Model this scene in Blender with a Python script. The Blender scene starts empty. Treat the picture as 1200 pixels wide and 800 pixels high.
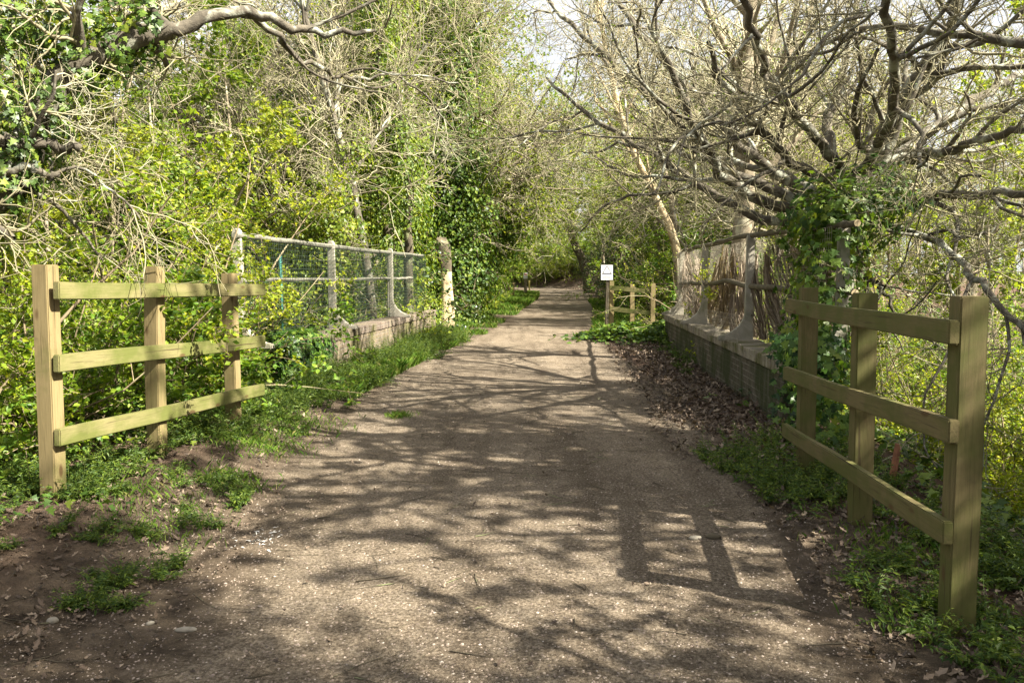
import bpy, bmesh, math, random
import numpy as np
from mathutils import Vector, Matrix

C = bpy.context.scene
COL = C.collection
rng = np.random.default_rng(11)
random.seed(5)
R_ = math.radians

# ------------------------------------------------------------------ camera, sky, sun, exposure
EYE = 1.5
F_PX = 930.0                      # focal length in pixels of the 1200 px wide photograph
PITCH = math.atan(78 / F_PX)
cam = bpy.data.objects.new('camera', bpy.data.cameras.new('camera'))
COL.objects.link(cam)
cam.data.sensor_width = 36
cam.data.lens = 36 * F_PX / 1200
cam.data.clip_start = .05
cam.data.clip_end = 3000
cam.location = (0, 0, EYE)
cam.rotation_euler = (math.pi / 2 - PITCH, 0, 0)
C.camera = cam

SUNV = Vector((.92, -.42, .98)).normalized()
w = bpy.data.worlds.new('World'); C.world = w; w.use_nodes = True
nt = w.node_tree
sky = nt.nodes.new('ShaderNodeTexSky'); sky.sky_type = 'NISHITA'; sky.sun_disc = False
sky.sun_elevation = math.asin(SUNV.z)
sky.sun_rotation = math.atan2(SUNV.x, SUNV.y)
sky.air_density = 1.0; sky.dust_density = 7.0; sky.ozone_density = .6
# a thin bright veil of high cloud over the blue
veil = nt.nodes.new('ShaderNodeMix'); veil.data_type = 'RGBA'; veil.inputs[7].default_value = (6.4, 6.4, 6.5, 1)
tcw = nt.nodes.new('ShaderNodeTexCoord'); nzw = nt.nodes.new('ShaderNodeTexNoise'); nzw.inputs['Scale'].default_value = 3; nzw.inputs['Detail'].default_value = 5
mrw = nt.nodes.new('ShaderNodeMapRange'); mrw.inputs[1].default_value = .3; mrw.inputs[2].default_value = .7; mrw.inputs[3].default_value = .45; mrw.inputs[4].default_value = .85
nt.links.new(tcw.outputs['Generated'], nzw.inputs['Vector']); nt.links.new(nzw.outputs[0], mrw.inputs[0]); nt.links.new(mrw.outputs[0], veil.inputs[0])
nt.links.new(sky.outputs[0], veil.inputs[6]); nt.links.new(veil.outputs[2], nt.nodes['Background'].inputs[0])
nt.nodes['Background'].inputs[1].default_value = .05
sun = bpy.data.objects.new('sun', bpy.data.lights.new('sun', 'SUN')); COL.objects.link(sun)
sun.data.energy = 5.0; sun.data.angle = R_(.53); sun.data.color = (1, .93, .80)
sun.rotation_euler = SUNV.to_track_quat('Z', 'Y').to_euler()
sun.location = (20, -10, 20)
C.view_settings.view_transform = 'Standard'; C.view_settings.look = 'None'
C.view_settings.exposure = 2.2; C.view_settings.gamma = 1
C.cycles.max_bounces = 6; C.cycles.diffuse_bounces = 3; C.cycles.glossy_bounces = 2
C.cycles.transmission_bounces = 3; C.cycles.transparent_max_bounces = 4

# ------------------------------------------------------------------ small helpers
def at(px, py, Y=None, z=None):
    """a point of the place seen at that pixel of the 1200x800 photograph, at depth Y or height z"""
    x = (px - 600) / F_PX; y = (400 - py) / F_PX
    d = Vector((x, math.cos(PITCH) + y * math.sin(PITCH), -math.sin(PITCH) + y * math.cos(PITCH)))
    k = Y / d.y if Y is not None else (z - EYE) / d.z
    return Vector((0, 0, EYE)) + d * k

def nrm(v):
    return v / np.maximum(np.linalg.norm(v, axis=-1, keepdims=True), 1e-9)

def sstep(a, b, x):
    t = np.clip((x - a) / (b - a), 0, 1)
    return t * t * (3 - 2 * t)

def vnoise(x, y, seed=0):
    x = np.asarray(x, float); y = np.asarray(y, float)
    xi = np.floor(x).astype(np.int64); yi = np.floor(y).astype(np.int64)
    fx = x - xi; fy = y - yi
    fx = fx * fx * (3 - 2 * fx); fy = fy * fy * (3 - 2 * fy)
    def h(i, j):
        n = (i * 374761393 + j * 668265263 + seed * 1442695041) & 0x7fffffff
        n = ((n ^ (n >> 13)) * 1274126177) & 0x7fffffff
        return ((n ^ (n >> 16)) & 0xffff) / 65535.0
    return (h(xi, yi) * (1 - fx) + h(xi + 1, yi) * fx) * (1 - fy) + (h(xi, yi + 1) * (1 - fx) + h(xi + 1, yi + 1) * fx) * fy

def fbm(x, y, seed=0, o=3):
    s = 0; a = .5
    for i in range(o):
        s = s + a * vnoise(x * 2 ** i, y * 2 ** i, seed + i * 7); a *= .5
    return s / (1 - .5 ** o)

class MB:
    """collects vertex and face arrays, builds one mesh"""
    def __init__(s): s.v = []; s.f = []; s.n = 0
    def add(s, V, F, mat=0, smooth=True):
        V = np.asarray(V, float).reshape(-1, 3); F = np.asarray(F, np.int64)
        if len(V) == 0 or len(F) == 0: return
        s.v.append(V); s.f.append((F + s.n, mat, smooth)); s.n += len(V)
    def mesh(s, name, mats):
        me = bpy.data.meshes.new(name)
        V = np.concatenate(s.v)
        me.vertices.add(len(V)); me.vertices.foreach_set('co', V.astype(np.float32).ravel())
        idx = np.concatenate([f.ravel() for f, m, sm in s.f])
        cnt = np.concatenate([np.full(len(f), f.shape[1]) for f, m, sm in s.f])
        me.loops.add(len(idx)); me.loops.foreach_set('vertex_index', idx.astype(np.int32))
        me.polygons.add(len(cnt))
        st = np.concatenate([[0], np.cumsum(cnt)[:-1]])
        me.polygons.foreach_set('loop_start', st.astype(np.int32))
        me.polygons.foreach_set('material_index', np.concatenate([np.full(len(f), m) for f, m, sm in s.f]).astype(np.int32))
        me.polygons.foreach_set('use_smooth', np.concatenate([np.full(len(f), sm) for f, m, sm in s.f]))
        for m in (mats if isinstance(mats, (list, tuple)) else [mats]): me.materials.append(m)
        me.update(calc_edges=True); me.validate()
        return me
    def build(s, name, mats, parent=None, loc=None):
        return link(name, s.mesh(name, mats), parent, loc)

def link(name, me, parent=None, loc=None):
    o = bpy.data.objects.new(name, me); COL.objects.link(o)
    if parent: o.parent = parent
    if loc is not None: o.location = loc
    return o

def tag(o, label=None, cat=None, group=None, kind=None):
    if label: o['label'] = label
    if cat: o['category'] = cat
    if group: o['group'] = group
    if kind: o['kind'] = kind
    return o

def thing(name, label, cat, loc=(0, 0, 0), rz=0, group=None):
    o = bpy.data.objects.new(name, None); COL.objects.link(o)
    o.location = loc; o.rotation_euler = (0, 0, rz); o.empty_display_size = .2
    return tag(o, label, cat, group)

def dup(root, loc, rz, scale=1.0, label=None, group=None, name=None):
    r = root.copy(); COL.objects.link(r); r.location = loc; r.rotation_euler = (random.uniform(-.04, .04), random.uniform(-.04, .04), rz)
    r.scale = (scale, scale, scale * random.uniform(.92, 1.1))
    if label: r['label'] = label
    if group: r['group'] = group
    for ch in list(root.children):
        c = ch.copy(); COL.objects.link(c); c.parent = r
    return r

# ------------------------------------------------------------------ materials
def mat(name):
    m = bpy.data.materials.new(name); m.use_nodes = True
    n = m.node_tree.nodes; l = m.node_tree.links
    b = n['Principled BSDF']
    b.inputs['Roughness'].default_value = .85
    b.inputs['Specular IOR Level'].default_value = .25
    return m, n, l, b

def ramp(n, stops, interp='LINEAR'):
    r = n.new('ShaderNodeValToRGB'); cr = r.color_ramp; cr.interpolation = interp
    while len(cr.elements) < len(stops): cr.elements.new(.5)
    for e, (p, c) in zip(cr.elements, stops):
        e.position = p; e.color = (*c, 1) if len(c) == 3 else c
    return r

def noise(n, l, vec, scale, detail=4, rough=.55, dist=0):
    t = n.new('ShaderNodeTexNoise'); t.inputs['Scale'].default_value = scale
    t.inputs['Detail'].default_value = detail; t.inputs['Roughness'].default_value = rough; t.inputs['Distortion'].default_value = dist
    if vec is not None: l.new(vec, t.inputs['Vector'])
    return t

def mixc(n, l, fac, a, b, mode='MIX'):
    m = n.new('ShaderNodeMix'); m.data_type = 'RGBA'; m.blend_type = mode
    for s, v in ((m.inputs[0], fac), (m.inputs[6], a), (m.inputs[7], b)):
        if isinstance(v, (int, float)): s.default_value = v
        elif isinstance(v, tuple): s.default_value = (*v, 1)
        else: l.new(v, s)
    return m.outputs[2]

def maprange(n, l, v, a, b, c=0, d=1):
    m = n.new('ShaderNodeMapRange'); m.inputs[1].default_value = a; m.inputs[2].default_value = b
    m.inputs[3].default_value = c; m.inputs[4].default_value = d; l.new(v, m.inputs[0]); return m.outputs[0]

def mathn(n, l, op, a, b):
    m = n.new('ShaderNodeMath'); m.operation = op
    for i, v in enumerate((a, b)):
        if isinstance(v, (int, float)): m.inputs[i].default_value = v
        else: l.new(v, m.inputs[i])
    return m.outputs[0]

def bump(n, l, h, b, strength=.5, dist=.01):
    x = n.new('ShaderNodeBump'); x.inputs['Strength'].default_value = strength; x.inputs['Distance'].default_value = dist
    l.new(h, x.inputs['Height']); l.new(x.outputs[0], b.inputs['Normal']); return x

def coords(n, l, which='Object', offset=True, scale=(1, 1, 1)):
    t = n.new('ShaderNodeTexCoord'); mp = n.new('ShaderNodeMapping'); mp.inputs['Scale'].default_value = scale
    v = t.outputs[which]
    if offset:
        oi = n.new('ShaderNodeObjectInfo'); mu = mathn(n, l, 'MULTIPLY', oi.outputs['Random'], 37.0)
        va = n.new('ShaderNodeVectorMath'); va.operation = 'ADD'; l.new(v, va.inputs[0]); l.new(mu, va.inputs[1]); v = va.outputs[0]
    l.new(v, mp.inputs[0]); return mp.outputs[0]

def leaf_mat(name, stops, trans=.45, rough=.45, spec=.35, clump=.5):
    m, n, l, b = mat(name)
    g = n.new('ShaderNodeNewGeometry')
    rp = ramp(n, stops); l.new(g.outputs['Random Per Island'], rp.inputs[0])
    # kinds of leaves differ a little from plant to plant
    oi = n.new('ShaderNodeObjectInfo')
    hs = n.new('ShaderNodeHueSaturation'); l.new(rp.outputs[0], hs.inputs['Color'])
    l.new(maprange(n, l, oi.outputs['Random'], 0, 1, .475, .515), hs.inputs['Hue'])
    l.new(maprange(n, l, oi.outputs['Random'], 0, 1, 1.25, .8), hs.inputs['Value'])
    l.new(hs.outputs[0], b.inputs['Base Color'])
    b.inputs['Roughness'].default_value = rough; b.inputs['Specular IOR Level'].default_value = spec
    t = n.new('ShaderNodeBsdfTranslucent')
    tc = mixc(n, l, 1.0, hs.outputs[0], (1.25, 1.2, .55), 'MULTIPLY'); l.new(tc, t.inputs[0])
    mx = n.new('ShaderNodeMixShader'); mx.inputs[0].default_value = trans
    l.new(b.outputs[0], mx.inputs[1]); l.new(t.outputs[0], mx.inputs[2])
    l.new(mx.outputs[0], n['Material Output'].inputs[0])
    return m

def bark_mat(name, c0, c1, lichen=(.42, .43, .36), amount=.5, scale=9, moss=None):
    m, n, l, b = mat(name)
    v = coords(n, l, 'Object', True)
    nz = noise(n, l, v, scale, 5, .65)
    rp = ramp(n, [(.3, c0), (.7, c1)]); l.new(nz.outputs[0], rp.inputs[0])
    n2 = noise(n, l, v, scale * .45, 4, .6, .6)
    col = mixc(n, l, maprange(n, l, n2.outputs[0], .62 - .18 * amount, .72 - .12 * amount), rp.outputs[0], lichen)
    if moss:
        n3 = noise(n, l, v, scale * .2, 3)
        col = mixc(n, l, maprange(n, l, n3.outputs[0], .5, .65, 0, .8), col, moss)
    l.new(col, b.inputs['Base Color'])
    bump(n, l, noise(n, l, v, scale * 4, 4, .7).outputs[0], b, .8, .012)
    b.inputs['Roughness'].default_value = .95
    return m

def timber_mat(name, tan0, tan1, green, gamount):
    m, n, l, b = mat(name)
    v = coords(n, l, 'Object', True)
    mp = n.new('ShaderNodeMapping'); mp.inputs['Scale'].default_value = (1.2, 22, 22); l.new(v, mp.inputs[0])
    g = noise(n, l, mp.outputs[0], 2.2, 5, .6, .8)
    rp = ramp(n, [(.3, tan0), (.52, tan1), (.75, tuple(.75 * c for c in tan0))]); l.new(g.outputs[0], rp.inputs[0])
    n2 = noise(n, l, v, 3.2, 5, .62, .5)
    mp2 = n.new('ShaderNodeMapping'); mp2.inputs['Scale'].default_value = (.6, 3, 3); l.new(v, mp2.inputs[0])
    n3 = noise(n, l, mp2.outputs[0], 3, 4)
    s = mathn(n, l, 'ADD', mathn(n, l, 'MULTIPLY', n2.outputs[0], .6), mathn(n, l, 'MULTIPLY', n3.outputs[0], .4))
    col = mixc(n, l, maprange(n, l, s, .62 - .25 * gamount, .78 - .25 * gamount, 0, .85), rp.outputs[0], green)
    # knots
    vo = n.new('ShaderNodeTexVoronoi'); vo.inputs['Scale'].default_value = 1.0
    mp3 = n.new('ShaderNodeMapping'); mp3.inputs['Scale'].default_value = (3.2, 8, 8); l.new(v, mp3.inputs[0]); l.new(mp3.outputs[0], vo.inputs['Vector'])
    col = mixc(n, l, maprange(n, l, vo.outputs[0], .10, .17, .85, 0), col, (.07, .04, .015))
    # fine splits along the grain
    mp4 = n.new('ShaderNodeMapping'); mp4.inputs['Scale'].default_value = (1.6, 48, 48); l.new(v, mp4.inputs[0])
    n5 = noise(n, l, mp4.outputs[0], 1.0, 3, .5)
    col = mixc(n, l, maprange(n, l, n5.outputs[0], .64, .70, 0, .8), col, (.045, .032, .014))
    # dark weathering blotches
    n4 = noise(n, l, v, 9, 4, .7)
    col = mixc(n, l, maprange(n, l, n4.outputs[0], .62, .8, 0, .5), col, (.07, .06, .03))
    l.new(col, b.inputs['Base Color'])
    bump(n, l, g.outputs[0], b, .35, .004)
    b.inputs['Roughness'].default_value = .8
    return m

M = {}
M['leaf_spring'] = leaf_mat('spring_leaf', [(0, (.05, .10, .008)), (.3, (.13, .21, .014)), (.75, (.22, .31, .02)), (1, (.32, .36, .03))], .5)
M['leaf_bright'] = leaf_mat('bright_leaf', [(0, (.05, .12, .012)), (.5, (.10, .20, .018)), (1, (.20, .28, .03))], .45)
M['leaf_lime'] = leaf_mat('lime_leaf', [(0, (.09, .15, .02)), (.5, (.17, .25, .03)), (1, (.27, .31, .05))], .5)
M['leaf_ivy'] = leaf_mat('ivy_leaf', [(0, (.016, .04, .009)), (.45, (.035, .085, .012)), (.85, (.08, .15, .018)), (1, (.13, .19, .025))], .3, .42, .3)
M['leaf_ivy_sun'] = leaf_mat('sunlit_ivy_leaf', [(0, (.03, .07, .010)), (.4, (.08, .14, .014)), (.8, (.14, .21, .02)), (1, (.22, .26, .03))], .4, .45, .3)  # lighter copy of the ivy green, with sunlight put into the colour
M['leaf_dark'] = leaf_mat('dark_leaf', [(0, (.015, .04, .01)), (.6, (.035, .08, .014)), (1, (.09, .14, .02))], .3, .35, .5)
M['leaf_weed'] = leaf_mat('weed_leaf', [(0, (.025, .06, .012)), (.5, (.06, .115, .018)), (1, (.14, .20, .028))], .4, .5, .3)
M['leaf_grass'] = leaf_mat('grass_blade', [(0, (.05, .12, .012)), (.5, (.11, .20, .022)), (.9, (.18, .25, .04)), (1, (.30, .26, .10))], .35, .5, .3)
M['leaf_dead'] = leaf_mat('dead_leaf', [(0, (.035, .026, .018)), (.4, (.075, .055, .037)), (.75, (.13, .097, .066)), (1, (.25, .20, .14))], .12, .6, .3)
M['bark_oak'] = bark_mat('oak_bark', (.05, .044, .034), (.14, .122, .09), (.34, .35, .28), .6, 9)
M['bark_pale'] = bark_mat('pale_bark', (.12, .10, .07), (.25, .21, .14), (.40, .38, .28), .4, 7)
M['bark_dark'] = bark_mat('dark_bark', (.05, .042, .03), (.12, .10, .065), (.22, .24, .12), .3, 8)
M['twig_pale'] = bark_mat('pale_twig', (.22, .20, .125), (.36, .325, .215), (.38, .37, .24), .4, 3)
M['twig_oak'] = bark_mat('oak_twig', (.15, .135, .08), (.32, .29, .18), (.36, .35, .25), .45, 3)
M['twig_brown'] = bark_mat('brown_twig', (.12, .09, .055), (.26, .21, .13), (.34, .31, .18), .3, 3)
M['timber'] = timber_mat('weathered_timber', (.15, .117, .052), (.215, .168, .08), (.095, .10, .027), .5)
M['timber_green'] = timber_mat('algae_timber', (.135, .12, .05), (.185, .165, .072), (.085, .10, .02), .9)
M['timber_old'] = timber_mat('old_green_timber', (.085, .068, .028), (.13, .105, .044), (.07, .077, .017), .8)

def conc_mat(name, c0, c1, stain, amt):
    m, n, l, b = mat(name)
    v = coords(n, l, 'Object', True)
    nz = noise(n, l, v, 6, 6, .65)
    rp = ramp(n, [(.3, c0), (.7, c1)]); l.new(nz.outputs[0], rp.inputs[0])
    n2 = noise(n, l, v, 2.3, 5, .6, .5)
    col = mixc(n, l, maprange(n, l, n2.outputs[0], .6 - .2 * amt, .75 - .2 * amt), rp.outputs[0], stain)
    n3 = noise(n, l, v, 28, 3, .6)
    col = mixc(n, l, maprange(n, l, n3.outputs[0], .66, .74, 0, .7), col, (.32, .17, .03))
    l.new(col, b.inputs['Base Color']); bump(n, l, noise(n, l, v, 50, 4, .7).outputs[0], b, .4, .004)
    return m
M['concrete'] = conc_mat('lichened_concrete', (.25, .235, .19), (.38, .355, .29), (.15, .15, .09), .5)

def brick_mat(name, base, dark, moss, mossamt, lich):
    m, n, l, b = mat(name)
    v = coords(n, l, 'Object', False)
    sx = n.new('ShaderNodeSeparateXYZ'); l.new(v, sx.inputs[0])
    cb = n.new('ShaderNodeCombineXYZ'); l.new(sx.outputs[1], cb.inputs[0]); l.new(sx.outputs[2], cb.inputs[1])
    br = n.new('ShaderNodeTexBrick'); l.new(cb.outputs[0], br.inputs['Vector'])
    br.inputs['Scale'].default_value = 1; br.inputs['Brick Width'].default_value = .225; br.inputs['Row Height'].default_value = .075
    br.inputs['Mortar Size'].default_value = .006; br.inputs['Mortar Smooth'].default_value = .3
    br.inputs['Color1'].default_value = (*base, 1); br.inputs['Color2'].default_value = (*dark, 1); br.inputs['Mortar'].default_value = (.22, .20, .17, 1)
    nz = noise(n, l, v, 7, 6, .7)
    col = mixc(n, l, maprange(n, l, nz.outputs[0], .3, .7, 0, .65), br.outputs['Color'], tuple(.5 * (a + c) for a, c in zip(base, (.3, .27, .22))))
    n2 = noise(n, l, v, 1.7, 6, .65, .4)
    col = mixc(n, l, maprange(n, l, n2.outputs[0], .62 - mossamt * .25, .76 - mossamt * .25, 0, .9), col, moss)
    mp = n.new('ShaderNodeMapping'); mp.inputs['Scale'].default_value = (1, 5, .5); l.new(v, mp.inputs[0])
    n3 = noise(n, l, mp.outputs[0], 1.6, 5, .65)
    col = mixc(n, l, maprange(n, l, n3.outputs[0], .52, .66, 0, .8), col, lich)
    l.new(col, b.inputs['Base Color'])
    h = mathn(n, l, 'ADD', mathn(n, l, 'MULTIPLY', br.outputs['Fac'], -.8), noise(n, l, v, 22, 5, .7).outputs[0])
    bump(n, l, h, b, .8, .012)
    b.inputs['Roughness'].default_value = .93
    return m
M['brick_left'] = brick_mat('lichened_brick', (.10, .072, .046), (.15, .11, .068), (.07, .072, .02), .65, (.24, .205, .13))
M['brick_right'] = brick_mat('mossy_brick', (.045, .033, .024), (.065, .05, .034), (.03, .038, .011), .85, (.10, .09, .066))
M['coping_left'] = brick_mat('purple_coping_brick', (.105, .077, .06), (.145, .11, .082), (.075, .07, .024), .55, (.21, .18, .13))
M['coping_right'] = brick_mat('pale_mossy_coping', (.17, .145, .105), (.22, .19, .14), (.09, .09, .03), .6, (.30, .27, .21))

def plain(name, col, rough=.7, metal=0, var=.35, scale=8):
    m, n, l, b = mat(name)
    v = coords(n, l, 'Object', True)
    nz = noise(n, l, v, scale, 5, .6)
    rp = ramp(n, [(.25, tuple(c * (1 - var) for c in col)), (.75, tuple(min(1, c * (1 + var)) for c in col))]); l.new(nz.outputs[0], rp.inputs[0])
    l.new(rp.outputs[0], b.inputs['Base Color']); b.inputs['Roughness'].default_value = rough; b.inputs['Metallic'].default_value = metal
    return m
M['rail_metal'] = plain('lichened_grey_rail', (.15, .145, .115), .6, 0, .5, 14)
M['rail_rust'] = plain('dark_weathered_rail', (.10, .085, .055), .75, 0, .5, 12)
M['wire_green'] = plain('green_coated_wire', (.035, .052, .038), .45, 0, .2)
M['wire_grey'] = plain('galvanised_wire', (.42, .38, .30), .5, .3, .2)
M['teal'] = plain('teal_stake_paint', (.04, .17, .14), .5, 0, .2)
M['rust'] = plain('rust', (.16, .07, .035), .85, 0, .5, 20)
M['cutwood'] = plain('sawn_wood_end', (.50, .40, .24), .8, 0, .15, 30)
M['snag'] = bark_mat('bare_pale_wood', (.34, .26, .15), (.55, .45, .28), (.16, .12, .07), .25, 5)
M['reed'] = leaf_mat('brown_reed', [(0, (.075, .055, .038)), (.5, (.16, .125, .09)), (1, (.31, .26, .19))], .2, .7, .15)
M['white'] = plain('white_sign_face', (.80, .80, .80), .4, 0, .03)
M['feather'] = plain('dirty_white_feather', (.38, .37, .34), .7, 0, .2)
M['black'] = plain('black_print', (.02, .02, .025), .5, 0, .1)
M['greyprint'] = plain('grey_print', (.32, .33, .36), .5, 0, .1)
M['blueprint'] = plain('pale_blue_print', (.45, .62, .75), .5, 0, .1)
M['redprint'] = plain('dull_red_print', (.35, .12, .12), .5, 0, .1)
M['flint'] = plain('pale_flint', (.21, .19, .15), .7, 0, .3, 30)
M['stone'] = leaf_mat('gravel_stone', [(0, (.06, .05, .04)), (.5, (.20, .165, .125)), (.95, (.27, .235, .185)), (1, (.36, .33, .275))], 0.0, .8, .2)
M['yellow'] = plain('pale_new_timber', (.50, .42, .14), .7, 0, .2)

# ------------------------------------------------------------------ terrain
YL = [-8, 0, 3, 6, 10, 14, 20, 30, 50, 60, 75, 90, 100, 112, 400]
L_ = [-1.5, -1.6, -1.7, -1.86, -1.9, -1.8, -.86, 0, 1.5, 1.9, 1.8, -.5, -5, -14, -14]
RR = [1.0, 1.1, 1.25, 1.7, 2.1, 1.95, 2.15, 3.3, 4.85, 6.1, 6.4, 5, 0, -8, -8]
def PL(y): return np.interp(y, YL, L_)
def PR(y): return np.interp(y, YL, RR)
# parapets: front faces
WL0, WL1 = np.array((-2.80, 9.9)), np.array((-1.86, 19.4))
WR0, WR1 = np.array((2.66, 7.7)), np.array((3.32, 17.2))
def wl(y): return np.interp(y, [WL0[1], WL1[1]], [WL0[0], WL1[0]])
def wr(y): return np.interp(y, [WR0[1], WR1[1]], [WR0[0], WR1[0]])
def sh_l(y): return np.interp(y, [-8, 3, 8, 9.9, 19.4, 21, 23, 30, 50, 75, 100, 400], [-3.4, -3.5, -3.1, -3.0, -2.06, -2.3, -3.5, -3.5, -2, -2, -9, -30])
def sh_r(y): return np.interp(y, [-8, 3, 6, 7.7, 17.2, 19, 21, 30, 50, 75, 100, 400], [2.5, 2.45, 2.6, 2.9, 3.56, 4.2, 6, 8, 10, 12, 6, 0])
def gz(x, y):
    x = np.asarray(x, float); y = np.asarray(y, float)
    dl = sh_l(y) - x; dr = x - sh_r(y)
    dpl = np.interp(y, [0, 20, 24, 60], [2.3, 2.3, 1.0, .4]); dpr = np.interp(y, [0, 18, 24, 60], [2.2, 2.2, 1.2, .3])
    z = -dpl * sstep(0, 4.2, dl) - dpr * sstep(0, 4.2, dr)
    z = z + .14 * sstep(-1.7, -2.5, x) * sstep(9.5, 8, y)
    z = z + 1.7 * sstep(.4, 5, x - PR(y)) * sstep(48, 62, y) + .8 * sstep(1, 5, PL(y) - x) * sstep(62, 75, y)
    z = z + .05 * sstep(.2, 1.2, PL(y) - x) * sstep(10, 20, y)
    inp = sstep(-.5, .5, x - PL(y)) * sstep(-.5, .5, PR(y) - x)
    z = z + (.10 * (fbm(x * .9, y * .9, 3) - .5) + .05 * (fbm(x * 4, y * 4, 5) - .5)) * (1 - .8 * inp)
    z = z + .012 * (fbm(x * 2.5, y * 2.5, 9) - .5)
    return z

def axis(fine0, fine1, step, lo, hi, gr=1.13):
    a = list(np.arange(fine0, fine1 + 1e-6, step))
    s = step
    while a[-1] < hi: s = min(s * gr, 60); a.append(a[-1] + s)
    s = step
    while a[0] > lo: s = min(s * gr, 60); a.insert(0, a[0] - s)
    return np.array(a)
xs = axis(-4, 4, .07, -600, 600); ys = axis(1.5, 13, .08, -60, 900, 1.05)
X, Y = np.meshgrid(xs, ys)
V = np.stack([X, Y, gz(X, Y)], -1).reshape(-1, 3)
nx, ny = len(xs), len(ys)
i = np.arange(nx * ny).reshape(ny, nx)
Fq = np.stack([i[:-1, :-1], i[:-1, 1:], i[1:, 1:], i[1:, :-1]], -1).reshape(-1, 4)

def ground_mat():
    m, n, l, b = mat('ground_earth')
    tc = n.new('ShaderNodeTexCoord'); v = tc.outputs['Object']
    a = n.new('ShaderNodeAttribute'); a.attribute_name = 'path'
    li = n.new('ShaderNodeAttribute'); li.attribute_name = 'litter'
    big = noise(n, l, v, .7, 5, .6); mid = noise(n, l, v, 5, 6, .7); fin = noise(n, l, v, 60, 5, .75); gr = noise(n, l, v, 170, 3, .8)
    # gravel path
    rp = ramp(n, [(.34, (.066, .052, .037)), (.5, (.19, .158, .118)), (.66, (.37, .32, .25))]); l.new(fin.outputs[0], rp.inputs[0])
    rb = ramp(n, [(.3, (.72, .69, .66)), (.7, (1.08, 1.06, 1.03))]); l.new(big.outputs[0], rb.inputs[0])
    c = mixc(n, l, 1, rp.outputs[0], rb.outputs[0], 'MULTIPLY')
    rm = ramp(n, [(.3, (.60, .57, .54)), (.65, (1.1, 1.1, 1.1))]); l.new(mid.outputs[0], rm.inputs[0])
    c = mixc(n, l, .8, c, rm.outputs[0], 'MULTIPLY')
    mpw = n.new('ShaderNodeMapping'); mpw.inputs['Scale'].default_value = (1.5, .16, 1); l.new(v, mpw.inputs[0])
    rw = ramp(n, [(.32, (.62, .60, .58)), (.55, (1, 1, 1)), (.75, (1.14, 1.13, 1.1))]); l.new(noise(n, l, mpw.outputs[0], 1.4, 5, .6, .4).outputs[0], rw.inputs[0])
    c = mixc(n, l, 1, c, rw.outputs[0], 'MULTIPLY')
    vo = n.new('ShaderNodeTexVoronoi'); vo.inputs['Scale'].default_value = 75; l.new(v, vo.inputs['Vector'])
    sp = mathn(n, l, 'MULTIPLY', maprange(n, l, vo.outputs['Distance'], .22, .30, 1, 0), maprange(n, l, gr.outputs[0], .53, .58))
    cg = n.new('ShaderNodeSeparateColor'); l.new(vo.outputs['Color'], cg.inputs[0])
    rs = ramp(n, [(0, (.14, .11, .08)), (.6, (.34, .29, .23)), (.95, (.36, .32, .255)), (1, (.42, .39, .32))]); l.new(cg.outputs[0], rs.inputs[0])
    c = mixc(n, l, mathn(n, l, 'MULTIPLY', sp, .8), c, rs.outputs[0])
    # earth
    re = ramp(n, [(.3, (.035, .026, .018)), (.55, (.10, .076, .052)), (.8, (.20, .158, .115))]); l.new(mid.outputs[0], re.inputs[0])
    e = mixc(n, l, .6, re.outputs[0], mixc(n, l, fin.outputs[0], (.4, .4, .4), (1.5, 1.5, 1.5)), 'MULTIPLY')
    rl = ramp(n, [(.35, (.045, .03, .02)), (.6, (.13, .085, .06))]); l.new(noise(n, l, v, 14, 5, .7, 1.0).outputs[0], rl.inputs[0])
    e = mixc(n, l, li.outputs['Fac'], e, rl.outputs[0])
    edge = mathn(n, l, 'ADD', a.outputs['Fac'], mathn(n, l, 'MULTIPLY', mathn(n, l, 'SUBTRACT', mid.outputs[0], .5), .7))
    col = mixc(n, l, maprange(n, l, edge, .3, .7), e, c)
    l.new(col, b.inputs['Base Color'])
    h = mathn(n, l, 'ADD', mathn(n, l, 'MULTIPLY', fin.outputs[0], 1.0), mathn(n, l, 'ADD', mathn(n, l, 'MULTIPLY', sp, .5), mathn(n, l, 'MULTIPLY', mid.outputs[0], 1.4)))
    bump(n, l, h, b, 1.0, .02)
    b.inputs['Roughness'].default_value = .95; b.inputs['Specular IOR Level'].default_value = .12
    return m
M['ground'] = ground_mat()
g = MB(); g.add(V, Fq); ground = tag(g.build('ground', M['ground']), 'brown earth and gravel ground under the path and the wood', 'ground', kind='structure')
gx, gy = V[:, 0], V[:, 1]
wob = .25 * (fbm(gx * 1.4, gy * .8, 21) - .5)
wob2 = .5 * (fbm(gx * 1.1, gy * 1.1, 25) - .5)
pa = sstep(-.35, .75, gx - PL(gy) + wob + wob2 * sstep(14, 5, gy) - .25 * sstep(7, 3, gy)) * sstep(-.25, .25, PR(gy) - gx + wob)
lit = sstep(1.55, 2.15, gx + .3 * (fbm(gx * 2, gy * 2, 31) - .5) - .1) * sstep(19, 16, gy) * sstep(1, 4, gy)
lit = np.maximum(lit, sstep(.6, 2.5, gx - PR(gy)) * sstep(30, 50, gy))
lit = np.maximum(lit, .6 * sstep(-2.0, -2.6, gx) * sstep(8, 6, gy))
for nm, arr in (('path', pa), ('litter', lit)):
    at_ = ground.data.attributes.new(nm, 'FLOAT', 'POINT'); at_.data.foreach_set('value', arr.astype(np.float32))

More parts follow.
